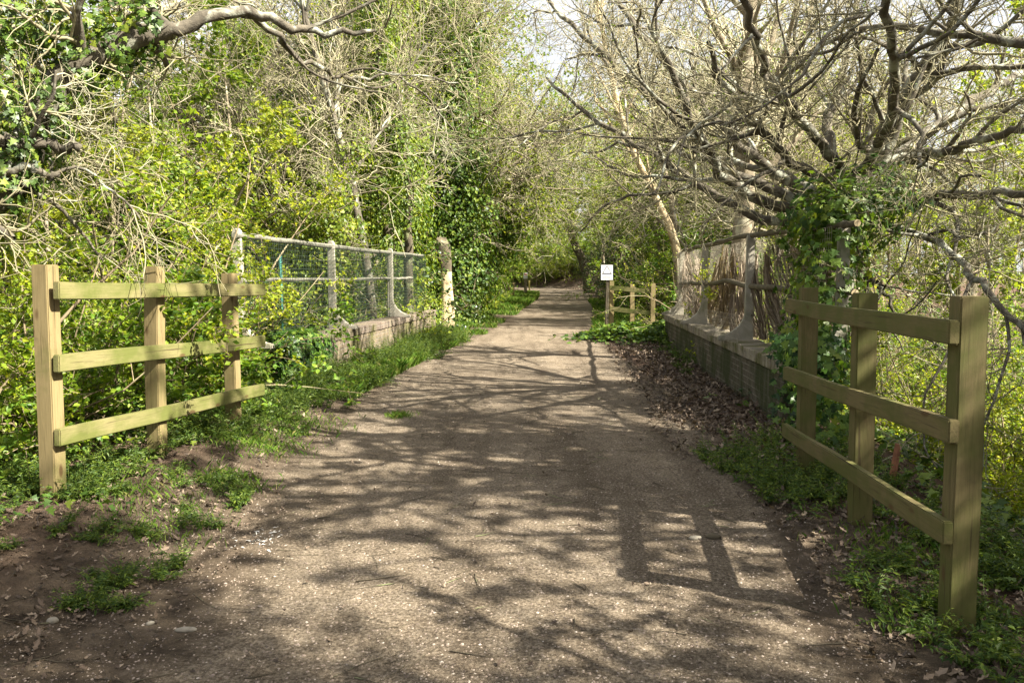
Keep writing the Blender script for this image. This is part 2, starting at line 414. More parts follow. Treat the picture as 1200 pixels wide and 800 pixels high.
# ------------------------------------------------------------------ beams, boxes
def beam(name, p0, p1, wy, wz, material, parent, roll_ref=(0, 0, 1), bevel=.006, warp=.004, capmat=None, segs=8):
    """timber along local X from p0 to p1; wy across, wz along the reference"""
    p0 = Vector(p0); p1 = Vector(p1); d = p1 - p0; Ln = d.length; x = d.normalized()
    z = Vector(roll_ref); z = (z - x * z.dot(x)).normalized(); y = z.cross(x)
    bm = bmesh.new(); bmesh.ops.create_cube(bm, size=1)
    for v in bm.verts: v.co = Vector(((v.co.x + .5) * Ln, v.co.y * wy, v.co.z * wz))
    es = [e for e in bm.edges if abs(e.verts[0].co.x - e.verts[1].co.x) > Ln * .5]
    bmesh.ops.subdivide_edges(bm, edges=es, cuts=segs)
    bmesh.ops.bevel(bm, geom=[e for e in bm.edges if len(e.link_faces) == 2 and e.calc_face_angle(0) > .5], offset=bevel, segments=2, affect='EDGES')
    ph = [random.uniform(0, 6.28) for _ in range(4)]
    for v in bm.verts:
        t = v.co.x / max(Ln, .01)
        v.co.y += warp * math.sin(t * 3.1 + ph[0]) + warp * .5 * math.sin(t * 9 + ph[1])
        v.co.z += warp * math.sin(t * 2.7 + ph[2]) + warp * .5 * math.sin(t * 8 + ph[3])
    me = bpy.data.meshes.new(name); bm.to_mesh(me); bm.free(); me.materials.append(material)
    for p in me.polygons: p.use_smooth = False
    o = link(name, me, parent)
    mtx = Matrix((x, y, z)).transposed().to_4x4(); mtx.translation = p0 - (parent.location if parent else Vector())
    o.matrix_local = mtx
    return o

def tube_arrays(P, R, sides=6):
    P = np.asarray(P, float); R = np.asarray(R, float)
    m, n, _ = P.shape
    T = np.empty_like(P); T[:, 1:-1] = P[:, 2:] - P[:, :-2]; T[:, 0] = P[:, 1] - P[:, 0]; T[:, -1] = P[:, -1] - P[:, -2]
    T = nrm(T)
    av = nrm(P[:, -1] - P[:, 0])
    ref = np.where(np.abs(av[:, 2:3]) < .75, np.array([[0, 0, 1.]]), np.array([[1., 0, 0]]))[:, None, :]
    U = nrm(np.cross(T, np.broadcast_to(ref, T.shape))); W = np.cross(T, U)
    a = np.linspace(0, 2 * math.pi, sides, endpoint=False)
    ring = U[:, :, None, :] * np.cos(a)[None, None, :, None] + W[:, :, None, :] * np.sin(a)[None, None, :, None]
    Vv = P[:, :, None, :] + ring * R[:, :, None, None]
    idx = np.arange(m * n * sides).reshape(m, n, sides)
    k = np.roll(idx, -1, axis=2)
    Fv = np.stack([idx[:, :-1], k[:, :-1], k[:, 1:], idx[:, 1:]], -1).reshape(-1, 4)
    return Vv.reshape(-1, 3), Fv, idx

def add_tubes(mb, P, R, sides=6, mat=0, caps=None, capmat=0):
    Vv, Fv, idx = tube_arrays(P, R, sides)
    n0 = mb.n; mb.add(Vv, Fv, mat)
    if caps:
        if 'e' in caps: mb.f.append((idx[:, -1] + n0, capmat, False))
        if 's' in caps: mb.f.append((idx[:, 0][:, ::-1] + n0, capmat, False))

# ------------------------------------------------------------------ timber fences
def post(root, base, top, w, material, ang, name='post'):
    return beam(name, base, top, w, w, material, root, (math.cos(ang), math.sin(ang), 0))

def fence_left():
    P = [at(56, 448, Y=4.72), at(180, 425, Y=5.72), at(271, 412, Y=6.92)]
    root = thing('timber_fence', 'three-rail pale timber fence in sun before the thicket, at the ivy-covered parapet end', 'fence', (P[1].x, P[1].y, float(gz(P[1].x, P[1].y))))
    line = (P[2] - P[0]); line.z = 0; line.normalize(); ang = math.atan2(line.y, line.x)
    side = Vector((line.y, -line.x, 0))          # towards the path
    for p, tpx, tpy in zip(P, (53, 180, 269), (310, 312, 320)):
        t = at(tpx, tpy, Y=p.y)
        post(root, (p.x, p.y, float(gz(p.x, p.y)) - .3), (t.x, p.y, t.z), .105, M['timber'], ang + math.pi / 2)
    off = side * .075
    for (y0, y1) in ((340, 339), (427, 399), (512, 457)):
        a = at(58, y0, Y=4.66); b = at(303, y1, Y=7.22)
        beam('rail', a + off * .6, b + off * .6, .045, .105, M['timber_green'], root, warp=.006)
fence_left()

def fence_right():
    P = [at(1131, 540, Y=3.30), at(1014, 480, Y=4.55), at(947, 450, Y=5.75)]
    root = thing('timber_fence', 'tall green-stained three-rail timber fence in shade beside weeds, before the bare oak', 'fence', (P[1].x, P[1].y, float(gz(P[1].x, P[1].y))))
    line = (P[2] - P[0]); line.z = 0; line.normalize(); ang = math.atan2(line.y, line.x)
    side = Vector((-line.y, line.x, 0))
    for p, tpx, tpy in zip(P, (1137, 1014, 947), (347, 343, 337)):
        t = at(tpx, tpy, Y=p.y)
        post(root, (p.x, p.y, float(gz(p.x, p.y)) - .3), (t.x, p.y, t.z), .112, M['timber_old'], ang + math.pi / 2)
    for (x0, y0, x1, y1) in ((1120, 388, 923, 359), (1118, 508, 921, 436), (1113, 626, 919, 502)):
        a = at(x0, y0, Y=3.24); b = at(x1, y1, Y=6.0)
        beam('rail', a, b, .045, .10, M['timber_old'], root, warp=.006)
fence_right()

def fence_far():
    root = thing('timber_fence', 'short square-on timber fence behind the warning sign at the far parapet end', 'fence', tuple(at(740, 395, Y=19.5)))
    for (x, yt, Yd) in ((717, 329, 19.6), (741, 333, 20.4), (765, 332, 19.3)):
        t = at(x, yt, Y=Yd)
        post(root, (t.x, Yd, float(gz(t.x, Yd)) - .4), (t.x, Yd, t.z), .11, M['timber'], 0)
    for (y0, y1) in ((337, 342), (362, 367), (386, 391)):
        a = at(714, y0, Y=19.52); b = at(762, y1, Y=19.24)
        beam('rail', a + Vector((0, -.02, 0)), b + Vector((-.0, .06, 0)), .045, .11, M['timber_green'], root)
fence_far()

# ------------------------------------------------------------------ parapets
def parapet(label, p0, p1, side, top, body, cop, thick=.36, coph=.13):
    d = Vector((p1[0] - p0[0], p1[1] - p0[1], 0)); Ln = d.length; ang = math.atan2(d.y, d.x) - math.pi / 2
    root = thing('parapet_wall', label, 'wall', (p0[0], p0[1], 0), ang)
    def box(x0, x1, y0, y1, z0, z1, seg, jit):
        ys_ = np.linspace(y0, y1, seg + 1); zs_ = np.linspace(z0, z1, 5)
        b = bmesh.new()
        bmesh.ops.create_cube(b, size=1)
        for v in b.verts: v.co = Vector((x0 + (v.co.x + .5) * (x1 - x0), y0 + (v.co.y + .5) * (y1 - y0), z0 + (v.co.z + .5) * (z1 - z0)))
        es = [e for e in b.edges if abs(e.verts[0].co.y - e.verts[1].co.y) > .5 * (y1 - y0)]
        bmesh.ops.subdivide_edges(b, edges=es, cuts=seg)
        bmesh.ops.bevel(b, geom=[e for e in b.edges if e.calc_face_angle(0) > .5], offset=.012, segments=1, affect='EDGES')
        for v in b.verts:
            v.co += Vector((random.uniform(-1, 1), 0, random.uniform(-1, 1))) * jit
        return b
    s = side     # +1: wall thickness towards +x (right parapet), -1 the other
    xb0, xb1 = (0, thick) if s > 0 else (-thick, 0)
    bm = box(xb0, xb1, .02, Ln - .02, -2.6, top - coph, 40, .004)
    me = bpy.data.meshes.new('wall_body'); bm.to_mesh(me); bm.free(); me.materials.append(body); link('wall_body', me, root)
    # bricks on edge along the top
    bm = bmesh.new(); y = 0; k = 0
    e0, e1 = (xb0 - .025, xb1 + .02)
    while y < Ln - .03:
        wd = random.uniform(.07, .082) if k % 9 else .10
        dz = random.uniform(-.006, .006); dx = random.uniform(-.008, .008)
        t = bmesh.ops.create_cube(bm, size=1)['verts']
        for v in t: v.co = Vector((e0 + dx + (v.co.x + .5) * (e1 - e0), y + (v.co.y + .5) * wd, top - coph + .003 + (v.co.z + .5) * (coph + dz)))
        y += wd + random.uniform(.006, .011); k += 1
    bmesh.ops.bevel(bm, geom=bm.edges[:], offset=.007, segments=1, affect='EDGES')
    me = bpy.data.meshes.new('coping'); bm.to_mesh(me); bm.free(); me.materials.append(cop); link('coping', me, root)
    # mortar bed that closes the joints
    return root, ang, Ln
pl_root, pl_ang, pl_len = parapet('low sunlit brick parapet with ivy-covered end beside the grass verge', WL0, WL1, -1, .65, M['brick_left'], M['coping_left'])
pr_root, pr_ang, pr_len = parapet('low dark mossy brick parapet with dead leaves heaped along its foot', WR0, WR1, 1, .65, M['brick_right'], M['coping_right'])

# ------------------------------------------------------------------ railings on the parapets
def conc_post_mesh():
    """square concrete post with a rounded head and a raking foot that reaches towards local +x"""
    bm = bmesh.new()
    prof = [(-.055, 0), (.40, 0), (.40, .06), (.32, .07), (.22, .115), (.13, .19), (.07, .29), (.055, .35), (.05, 1.34), (.035, 1.385), (0, 1.40), (-.035, 1.385), (-.05, 1.34), (-.055, .5)]
    vs = [bm.verts.new((x, -.05, z)) for x, z in prof]
    f = bm.faces.new(vs)
    r = bmesh.ops.extrude_face_region(bm, geom=[f])
    for v in [q for q in r['geom'] if isinstance(q, bmesh.types.BMVert)]: v.co.y += .10
    bmesh.ops.recalc_face_normals(bm, faces=bm.faces[:])
    bmesh.ops.bevel(bm, geom=[e for e in bm.edges if e.calc_face_angle(0) > .6], offset=.012, segments=2, affect='EDGES')
    me = bpy.data.meshes.new('post'); bm.to_mesh(me); bm.free(); me.materials.append(M['concrete'])
    return me
CP = conc_post_mesh()

def wobble_line(p0, p1, n, amp):
    t = np.linspace(0, 1, n)[:, None]
    P = np.array(p0)[None] * (1 - t) + np.array(p1)[None] * t
    P[1:-1] += rng.normal(0, amp, (n - 2, 3)) * np.array([1, .3, 1])
    return P

def wire_mesh(mb, A, B, z0, z1, step, r, bulge, mat=0, lean=0):
    """grid of wires between ground points A and B"""
    A = np.array(A); B = np.array(B); Ln = np.linalg.norm(B - A); nrmv = np.array([-(B - A)[1], (B - A)[0]]) / Ln
    nv = int(Ln / step); nh = int((z1 - z0) / step)
    U, Z = np.meshgrid(np.linspace(0, 1, nv + 1), np.linspace(0, 1, nh + 1), indexing='ij')
    b = bulge * (fbm(U * Ln * .8 + 3, Z * 1.6, 41) - .5) * 2 + lean * Z
    s = .03 * (fbm(U * Ln * 1.2, Z * 2 + 7, 43) - .5)
    P = np.stack([A[0] + (B - A)[0] * U + nrmv[0] * b, A[1] + (B - A)[1] * U + nrmv[1] * b + s, z0 + (z1 - z0) * Z + s], -1)
    add_tubes(mb, P, np.full(P.shape[:2], r), 3, mat)
    Q = np.swapaxes(P, 0, 1)
    add_tubes(mb, Q, np.full(Q.shape[:2], r), 3, mat)

def railing_left():
    root = thing('railing', 'green wire mesh railing on concrete posts on the sunlit parapet', 'railing', (-2.9, 12.7, .65))
    o0 = Vector(root.location)
    pts = [at(281, 390, Y=9.25), at(390, 386, Y=12.6), at(458, 370, Y=16.1)]
    pts = [Vector((p.x, p.y, .64)) for p in pts]
    for p in pts:
        o = link('post', CP, root, p - o0); o.rotation_euler = (0, 0, pl_ang)
    end = Vector((pts[2].x + .33, 19.0, .65))
    for (h, r, nm, dx) in ((1.30, .036, 'top_rail', .0), (.78, .026, 'mid_rail', .0)):
        mb = MB()
        Ps = [(pts[0].x + .02, pts[0].y - (.12 if h > 1 else .02), .65 + h)] + [(p.x + dx, p.y, .65 + h + random.uniform(-.01, .01)) for p in pts[1:]] + [(end.x, end.y if h > 1 else 17.0, .65 + h)]
        pl = np.concatenate([wobble_line(Ps[k], Ps[k + 1], 7, .008)[(1 if k else 0):] for k in range(3)])
        add_tubes(mb, (pl - np.array(o0))[None], np.full((1, len(pl)), r), 10, 0, 'es')
        mb.build(nm, M['rail_metal'], root)
    mb = MB(); o = np.array(o0)
    a = np.array(pts[0])[:2] + (.07, 0); b2 = np.array((end.x + .05, end.y))
    wire_mesh(mb, a - o[:2], b2 - o[:2], .02 + .65 - o[2], 1.30 + .65 - o[2], .06, .0030, .05)
    mb.build('wire_mesh', M['wire_green'], root)
    p = at(331, 390, Y=10.9)
    mb = MB(); P = np.array([[p.x, p.y, .60], [p.x, p.y, 1.2], [p.x - .005, p.y, 1.78]]) - o
    add_tubes(mb, P[None], np.full((1, 3), .022), 8, 0, 'es'); mb.build('stake', M['teal'], root)
railing_left()

def railing_right():
    root = thing('railing', 'grey wire mesh railing with torn brown screening on the mossy parapet', 'railing', (3.2, 12, .65))
    o0 = Vector(root.location); o = np.array(o0)
    pts = [at(985, 390, Y=7.95), at(877, 396, Y=10.4), at(825, 372, Y=13.8), at(798, 362, Y=17.0)]
    pts = [Vector((p.x, p.y, .64)) for p in pts]
    for p in pts:
        q = link('post', CP, root, p - o0); q.rotation_euler = (0, 0, pr_ang + math.pi)
    for (h, r, nm) in ((1.36, .034, 'top_rail'), (.70, .036, 'mid_rail')):
        mb = MB()
        Ps = [(pts[0].x - .02, pts[0].y - .35, .65 + h - .02)] + [(p.x, p.y, .65 + h) for p in pts[1:]]
        pl = np.concatenate([wobble_line(Ps[k], Ps[k + 1], 7, .012 if h > 1 else .03)[(1 if k else 0):] for k in range(3)])
        add_tubes(mb, (pl - o)[None], np.full((1, len(pl)), r), 10, 0, 'es', 1)
        mb.build(nm, [M['rail_rust'], M['cutwood']], root)
    mb = MB()
    a = np.array(pts[0])[:2] + (-.1, 0); b2 = np.array(pts[3])[:2] + (-.1, 0)
    wire_mesh(mb, a - o[:2], b2 - o[:2], .01, 1.32, .055, .0019, .09)
    # the mesh's loose foot spilling over the coping
    wire_mesh(mb, np.array(pts[1])[:2] + (-.28, -.55) - o[:2], np.array(pts[1])[:2] + (-.30, 1.0) - o[:2], .0, .35, .055, .0019, .06)
    mb.build('wire_mesh', M['wire_grey'], root)
    # torn brown screening: bundles of thin leaning stems behind the mesh, in sheets
    mb = MB()
    def sheet(y0, y1, x_off, n, h0, h1, lean, seed):
        r2 = np.random.default_rng(seed)
        yy = np.sort(r2.uniform(y0, y1, n)); line = np.interp(yy, [p.y for p in pts], [p.x for p in pts])
        top = (r2.uniform(h0, h1, n) + .12 * np.sin(yy * 5)) * np.where(r2.random(n) < .3, r2.uniform(.3, .9, n), 1)
        fold = .06 * np.sin(yy * 9 + seed)
        P = np.zeros((n, 6, 3)); t = np.linspace(0, 1, 6)
        for k in range(6):
            P[:, k, 0] = line + x_off + fold + .05 * np.sin(t[k] * 5 + yy * 2) + r2.normal(0, .012, n)
            P[:, k, 1] = yy + lean * t[k] * (.6 + .8 * fbm(yy * 3, yy * 0 + seed, seed)) + .05 * np.sin(t[k] * 6 + yy * 7) + r2.normal(0, .014, n)
            P[:, k, 2] = .65 + .02 + top * t[k]
        wv = .0038
        Lq = P.copy(); Rq = P.copy(); Lq[..., 1] -= wv; Rq[..., 1] += wv; Rq[..., 0] += r2.normal(0, .01, (n, 1))
        VV = np.stack([Lq, Rq], 2).reshape(-1, 3) - o
        ix = np.arange(n * 12).reshape(n, 6, 2)
        FF = np.stack([ix[:, :-1, 0], ix[:, :-1, 1], ix[:, 1:, 1], ix[:, 1:, 0]], -1).reshape(-1, 4)
        mb.add(VV, FF, 0, False)
    sheet(8.3, 10.2, .10, 430, .95, 1.2, .35, 1)
    sheet(10.5, 11.6, .12, 190, .9, 1.2, .5, 2)
    sheet(12.0, 13.7, .08, 420, .75, 1.25, -.45, 3)
    sheet(14.0, 16.8, .10, 560, .8, 1.25, .4, 4)
    mb.build('torn_screen', M['reed'], root)
railing_right()

# ------------------------------------------------------------------ signs and posts
def warning_sign():
    Yd = 19.0; b = at(711, 395, Y=Yd)
    root = thing('warning_sign', 'white warning notice with black triangle on a dark wooden post by the path', 'sign', (b.x, Yd, 0))
    o = Vector(root.location)
    beam('post', (b.x, Yd, -.3), (b.x + .01, Yd, 1.72), .075, .075, M['bark_dark'], root, (1, 0, 0))
    x0 = at(704, 310, Y=Yd - .06); x1 = at(718.5, 328.5, Y=Yd - .06)
    bm = MB()
    def rect(a0, c0, a1, c1, y, m):
        bm.add([(a0, y, c0), (a1, y, c0), (a1, y, c1), (a0, y, c1)], [[0, 1, 2, 3]], m, False)
    ax0, ax1, az0, az1 = x0.x - o.x, x1.x - o.x, x1.z, x0.z
    y = -.062
    # plate with thickness, rim
    vv = [(ax0, y, az0), (ax1, y, az0), (ax1, y, az1), (ax0, y, az1), (ax0, y + .02, az0), (ax1, y + .02, az0), (ax1, y + .02, az1), (ax0, y + .02, az1)]
    bm.add(vv, [[0, 1, 2, 3], [5, 4, 7, 6], [1, 0, 4, 5], [2, 1, 5, 6], [3, 2, 6, 7], [0, 3, 7, 4]], 1, False)
    rect(ax0 + .012, az0 + .012, ax1 - .012, az1 - .012, y - .003, 0)
    wd = ax1 - ax0; cx = (ax0 + ax1) / 2; yy = y - .006
    def tri(s, cz, m, y_):
        bm.add([(cx - s, y_, cz - s * .85), (cx + s, y_, cz - s * .85), (cx, y_, cz + s * .9)], [[0, 1, 2]], m, False)
    cz = az0 + (az1 - az0) * .68
    tri(wd * .40, cz, 1, yy); tri(wd * .29, cz - .006, 0, yy - .002); tri(wd * .17, cz - .012, 3, yy - .004)
    rect(ax0 + .03, az0 + .135, ax1 - .03, az0 + .15, yy, 4)
    for k in range(4): rect(ax0 + .04, az0 + .105 - k * .024, ax1 - .05 - .02 * (k % 2), az0 + .118 - k * .024, yy, 2)
    bm.build('sign_plate', [M['white'], M['black'], M['greyprint'], M['blueprint'], M['greyprint']], root)
warning_sign()

def far_marker():
    Yd = 58; b = at(615.8, 345, Y=Yd)
    root = thing('marker_post', 'broad grey wooden marker post with a small white notice far along the path', 'sign', (b.x, Yd, 0))
    z0 = float(gz(b.x, Yd))
    beam('post', (b.x, Yd, z0 - .3), (b.x, Yd, z0 + 1.25), .22, .22, M['bark_pale'], root, (1, 0, 0))
    bm = MB(); o = 0
    def rect(a0, c0, a1, c1, y, m): bm.add([(a0, y, c0), (a1, y, c0), (a1, y, c1), (a0, y, c1), (a0, y + .012, c0), (a1, y + .012, c0), (a1, y + .012, c1), (a0, y + .012, c1)], [[0, 1, 2, 3], [5, 4, 7, 6], [1, 0, 4, 5], [2, 1, 5, 6], [3, 2, 6, 7], [0, 3, 7, 4]], m, False)
    rect(-.15, z0 + 1.2, .15, z0 + 1.62, -.125, 0)
    rect(-.09, z0 + 1.46, .09, z0 + 1.55, -.14, 1)
    rect(-.10, z0 + 1.32, .10, z0 + 1.345, -.14, 2)
    bm.build('notice', [M['white'], M['redprint'], M['greyprint']], root)
    Yd = 64; p = at(620.3, 338, Y=Yd); z0 = float(gz(p.x, Yd))
    q = thing('bollard', 'thin pale yellow timber bollard beside the grey marker post', 'bollard', (p.x, Yd, z0))
    beam('post', (p.x, Yd, z0 - .2), (p.x, Yd, z0 + 1.05), .12, .12, M['yellow'], q, (1, 0, 0))
    Yd = 48; a = at(595, 343, Y=Yd); z0 = float(gz(a.x, Yd))
    q = thing('timber_fence', 'small distant timber fence half hidden in the verge bushes', 'fence', (a.x, Yd, z0))
    for px in (595.5, 602): 
        p = at(px, 343, Y=Yd); beam('post', (p.x, Yd, z0 - .2), (p.x, Yd, z0 + 1.0), .1, .1, M['timber'], q, (1, 0, 0))
    for h in (.3, .62, .93):
        p = at(594, 343, Y=Yd - .08); p2 = at(603, 343, Y=Yd - .08); beam('rail', (p.x, p.y, z0 + h), (p2.x, p2.y, z0 + h), .04, .1, M['timber'], q)
far_marker()

def snag():
    Yd = 20.8; b = at(521, 390, Y=Yd); z0 = float(gz(b.x, b.y))
    root = thing('tree_snag', 'bare pale broken tree trunk standing at the far end of the sunlit parapet', 'tree trunk', (b.x, b.y, z0))
    mb = MB(); n = 22
    t = np.linspace(0, 1, n); P = np.stack([.05 * np.sin(t * 4) + .02, 0 * t, t * 2.45 - .1], -1)
    Rr = .155 + .05 * (1 - t) ** 3 + .02 * np.sin(t * 9)
    VV, FF, ix = tube_arrays(P[None], Rr[None], 18)
    ang = np.arange(18)
    VV = VV.reshape(n, 18, 3)
    VV[:, :, :2] *= 1
    cen = P[:, None, :]
    k = 1 + .10 * np.sin(ang[None] * 1.05 + t[:, None] * 2) + rng.normal(0, .02, (n, 18))
    VV = cen + (VV - cen) * k[..., None]
    VV[-1, :, 2] += .12 * np.sin(ang * .35 + 1) + rng.normal(0, .02, 18)
    hi = (np.repeat(t[:-1], 18) > .66)
    mb.add(VV.reshape(-1, 3), FF[~hi], 0); n0 = mb.n
    mb.add(VV.reshape(-1, 3), FF[hi], 1); mb.f.append((ix[:, -1] + n0, 1, False))
    mb.build('trunk', [M['snag'], M['bark_dark']], root)
snag()

# ------------------------------------------------------------------ growing plants
def grow(r2, S, D, Ln, r0, r1, n, wig, trop=0.0):
    m = len(S); P = np.zeros((m, n, 3)); P[:, 0] = S; d = nrm(np.asarray(D, float))
    seg = (np.asarray(Ln) / (n - 1))[:, None]
    up = np.array([0, 0, 1.])
    for k in range(1, n):
        d = nrm(d + r2.normal(0, wig, (m, 3)) + up * trop)
        P[:, k] = P[:, k - 1] + d * seg
    t = np.linspace(0, 1, n)[None]
    Rr = np.asarray(r0)[:, None] * (1 - t) + np.asarray(r1)[:, None] * t
    return P, Rr

def offshoots(r2, P, Rr, per, tmin, tmax, ang, lenf, radf, n, wig, trop, rmin=.003, lmin=.1, lens=None):
    m, k, _ = P.shape
    idx = np.repeat(np.arange(m), per)
    t = r2.uniform(tmin, tmax, len(idx)); f = t * (k - 1); j = np.minimum(f.astype(int), k - 2); fr = (f - j)[:, None]
    S = P[idx, j] * (1 - fr) + P[idx, j + 1] * fr
    T = nrm(P[idx, j + 1] - P[idx, j]); rr = Rr[idx, j] * (1 - fr[:, 0]) + Rr[idx, j + 1] * fr[:, 0]
    q = nrm(np.cross(T, r2.normal(0, 1, T.shape)))
    a = r2.uniform(ang[0], ang[1], len(idx))[:, None]
    D = T * np.cos(a) + q * np.sin(a)
    if lens is None:
        pl = np.linalg.norm(np.diff(P, axis=1), axis=2).sum(1)
        Ln = np.maximum(pl[idx] * lenf * (1 - .55 * t) * r2.uniform(.6, 1.25, len(idx)), lmin)
    else: Ln = r2.uniform(lens[0], lens[1], len(idx))
    r0 = np.maximum(rr * radf, rmin)
    return grow(r2, S, D, Ln, r0, np.maximum(r0 * .35, rmin * .6), n, wig, trop)

SHAPES = {
    'dead': (np.array([(0, 0, .02), (.2, .2, .14), (.36, .13, .08), (.55, .27, .16), (.75, .15, .06), (1, 0, .2), (.72, -.17, .1), (.55, -.24, .22), (.36, -.12, .08), (.18, -.2, .16)]), [[0, 1, 2, 3, 4, 5, 6, 7, 8, 9]]),
    'diamond': (np.array([(0, 0, 0), (.5, .36, .10), (1, 0, -.06), (.5, -.36, .10)]), [[0, 1, 2, 3]]),
    'long': (np.array([(0, 0, 0), (.4, .17, .05), (1, 0, -.16), (.4, -.17, .05)]), [[0, 1, 2, 3]]),
    'oval': (np.array([(0, 0, 0), (.28, .27, .05), (.7, .25, .04), (1, 0, -.08), (.7, -.25, .04), (.28, -.27, .05)]), [[0, 1, 2, 3, 4, 5]]),
    'ivy': (np.array([(0, 0, 0), (.05, .42, .05), (.40, .22, .03), (.52, .50, -.02), (.66, .17, .02), (1.05, 0, -.08), (.66, -.17, .02), (.52, -.50, -.02), (.40, -.22, .03), (.05, -.42, .05)]), [[0, 1, 2, 3, 4, 5, 6, 7, 8, 9]]),
}
def leaves(mb, r2, pos, size, shape='diamond', mat=0, up=.6, normal=None, droop=0.0, dirs=None):
    m = len(pos)
    if m == 0: return
    base, fc = SHAPES[shape]
    N = r2.normal(0, 1, (m, 3)); N[:, 2] = np.abs(N[:, 2]) + up
    if normal is not None: N = nrm(N) * .55 + normal
    N = nrm(N)
    T = r2.normal(0, 1, (m, 3)) if dirs is None else dirs + r2.normal(0, .35, (m, 3))
    T[:, 2] -= droop
    T = nrm(T - N * (T * N).sum(-1, keepdims=True)); B = np.cross(N, T)
    s = (np.broadcast_to(size, (m,)) * r2.uniform(.6, 1.35, m))[:, None, None]
    Vv = pos[:, None] + s * (base[None, :, 0:1] * T[:, None] + base[None, :, 1:2] * B[:, None] + base[None, :, 2:3] * N[:, None])
    k = len(base)
    Fv = (np.arange(m)[:, None] * k + np.arange(k)[None])
    mb.add(Vv.reshape(-1, 3), Fv, mat, False)

def along(r2, P, count, t0=.15, jit=.02):
    m, k, _ = P.shape
    idx = r2.integers(0, m, count); f = r2.uniform(t0, 1, count) * (k - 1); j = np.minimum(f.astype(int), k - 2); fr = (f - j)[:, None]
    return P[idx, j] * (1 - fr) + P[idx, j + 1] * fr + r2.normal(0, jit, (count, 3))

def ivy_on(mb, r2, P, Rr, count, spread=.12, size=.07, shape='diamond', t0=0, t1=1, matid=0):
    """ivy leaves over stems (m,n,3)"""
    m, k, _ = P.shape
    seg = np.linalg.norm(np.diff(P, axis=1), axis=2); wgt = (seg * (Rr[:, :-1] + spread)).ravel(); wgt = wgt / wgt.sum()
    e = r2.choice(m * (k - 1), count, p=wgt); a, j = e // (k - 1), e % (k - 1)
    fr = r2.uniform(0, 1, count)[:, None]
    c = P[a, j] * (1 - fr) + P[a, j + 1] * fr; T = nrm(P[a, j + 1] - P[a, j])
    q = nrm(np.cross(T, r2.normal(0, 1, T.shape)))
    lump = .35 + 1.3 * fbm(c[:, 0] * 2.1 + c[:, 2] * 1.7 + q[:, 0], c[:, 1] * 2.3 + c[:, 2] * 1.3 + q[:, 1], 77)
    rad = (Rr[a, j] + spread * lump * r2.beta(2.2, 1.3, count))[:, None]
    leaves(mb, r2, c + q * rad, size, shape, matid, .5, q * 1.1, .9)

TW = 3
def tree_coppice(seed, stems=5, h=8.5, spread=.35, nleaf=15000, leafmat='leaf_spring', bark='bark_pale', twig='twig_brown', leafsize=.05, fine=1.0, r=.07):
    r2 = np.random.default_rng(seed)
    S = np.c_[r2.normal(0, .15, (stems, 2)), np.full(stems, -.3)]
    D = np.c_[r2.normal(0, spread, (stems, 2)), np.ones(stems)]
    P0, R0 = grow(r2, S, D, r2.uniform(.75, 1.1, stems) * h, np.full(stems, r) * r2.uniform(.6, 1.4, stems), np.full(stems, .012), 14, .08, .03)
    P1, R1 = offshoots(r2, P0, R0, 9, .25, .97, (.4, 1.1), .38, .55, 8, .16, .04, .007)
    P2, R2 = offshoots(r2, P1, R1, 7, .15, .98, (.4, 1.1), .45, .6, 6, .18, .02, .0045)
    P3, R3 = offshoots(r2, P2, R2, max(1, int(4 * fine)), .1, 1, (.4, 1.2), .5, .7, 4, .2, .02, .0035, lens=(.25, .75))
    tr = MB(); add_tubes(tr, P0, R0, 7); add_tubes(tr, P1, R1, 4)
    cr = MB(); add_tubes(cr, P2, R2, 3); add_tubes(cr, P3, R3, TW)
    leaves(cr, r2, along(r2, P3, nleaf, .2, .03), leafsize, 'diamond', 1)
    return (tr.mesh('trunk', M[bark]), cr.mesh('crown', [M[twig], M[leafmat]]), None)

def tree_ivied(seed, h=11, nivy=9000, r=.16, lean=.08, fine=1.0, size=.10, twig='twig_pale'):
    r2 = np.random.default_rng(seed)
    P0, R0 = grow(r2, np.array([[0, 0, -.3], [.15, .1, -.3]]), np.array([[r2.normal(0, lean), r2.normal(0, lean), 1.], [r2.normal(0, lean * 2), r2.normal(0, lean * 2), 1.]]), np.array([h, h * .8]), np.array([r, r * .7]), np.array([.02, .02]), 16, .06, .03)
    P1, R1 = offshoots(r2, P0, R0, 14, .3, .98, (.45, 1.15), .32, .45, 9, .17, .05, .009)
    P2, R2 = offshoots(r2, P1, R1, 8, .15, .98, (.4, 1.1), .42, .6, 6, .18, .02, .005)
    P3, R3 = offshoots(r2, P2, R2, max(1, int(7 * fine)), .1, 1, (.4, 1.2), .5, .7, 4, .22, .01, .005, lens=(.25, .7))
    tr = MB(); add_tubes(tr, P0, R0, 9); add_tubes(tr, P1, R1, 5)
    cr = MB(); add_tubes(cr, P2, R2, 3); add_tubes(cr, P3, R3, TW)
    leaves(cr, r2, along(r2, P3, 4500, .1, .04), .06, 'diamond', 1)
    iv = MB()
    k = int(16 * .8)
    ivy_on(iv, r2, P0[:, :k], R0[:, :k], int(nivy * .6), 1.05, size)
    sel = P1[:, :6]; ivy_on(iv, r2, sel, R1[:, :6], int(nivy * .4), .45, size)
    return (tr.mesh('trunk', M['bark_dark']), cr.mesh('crown', [M[twig], M['leaf_spring']]), iv.mesh('ivy', M['leaf_ivy_sun']))

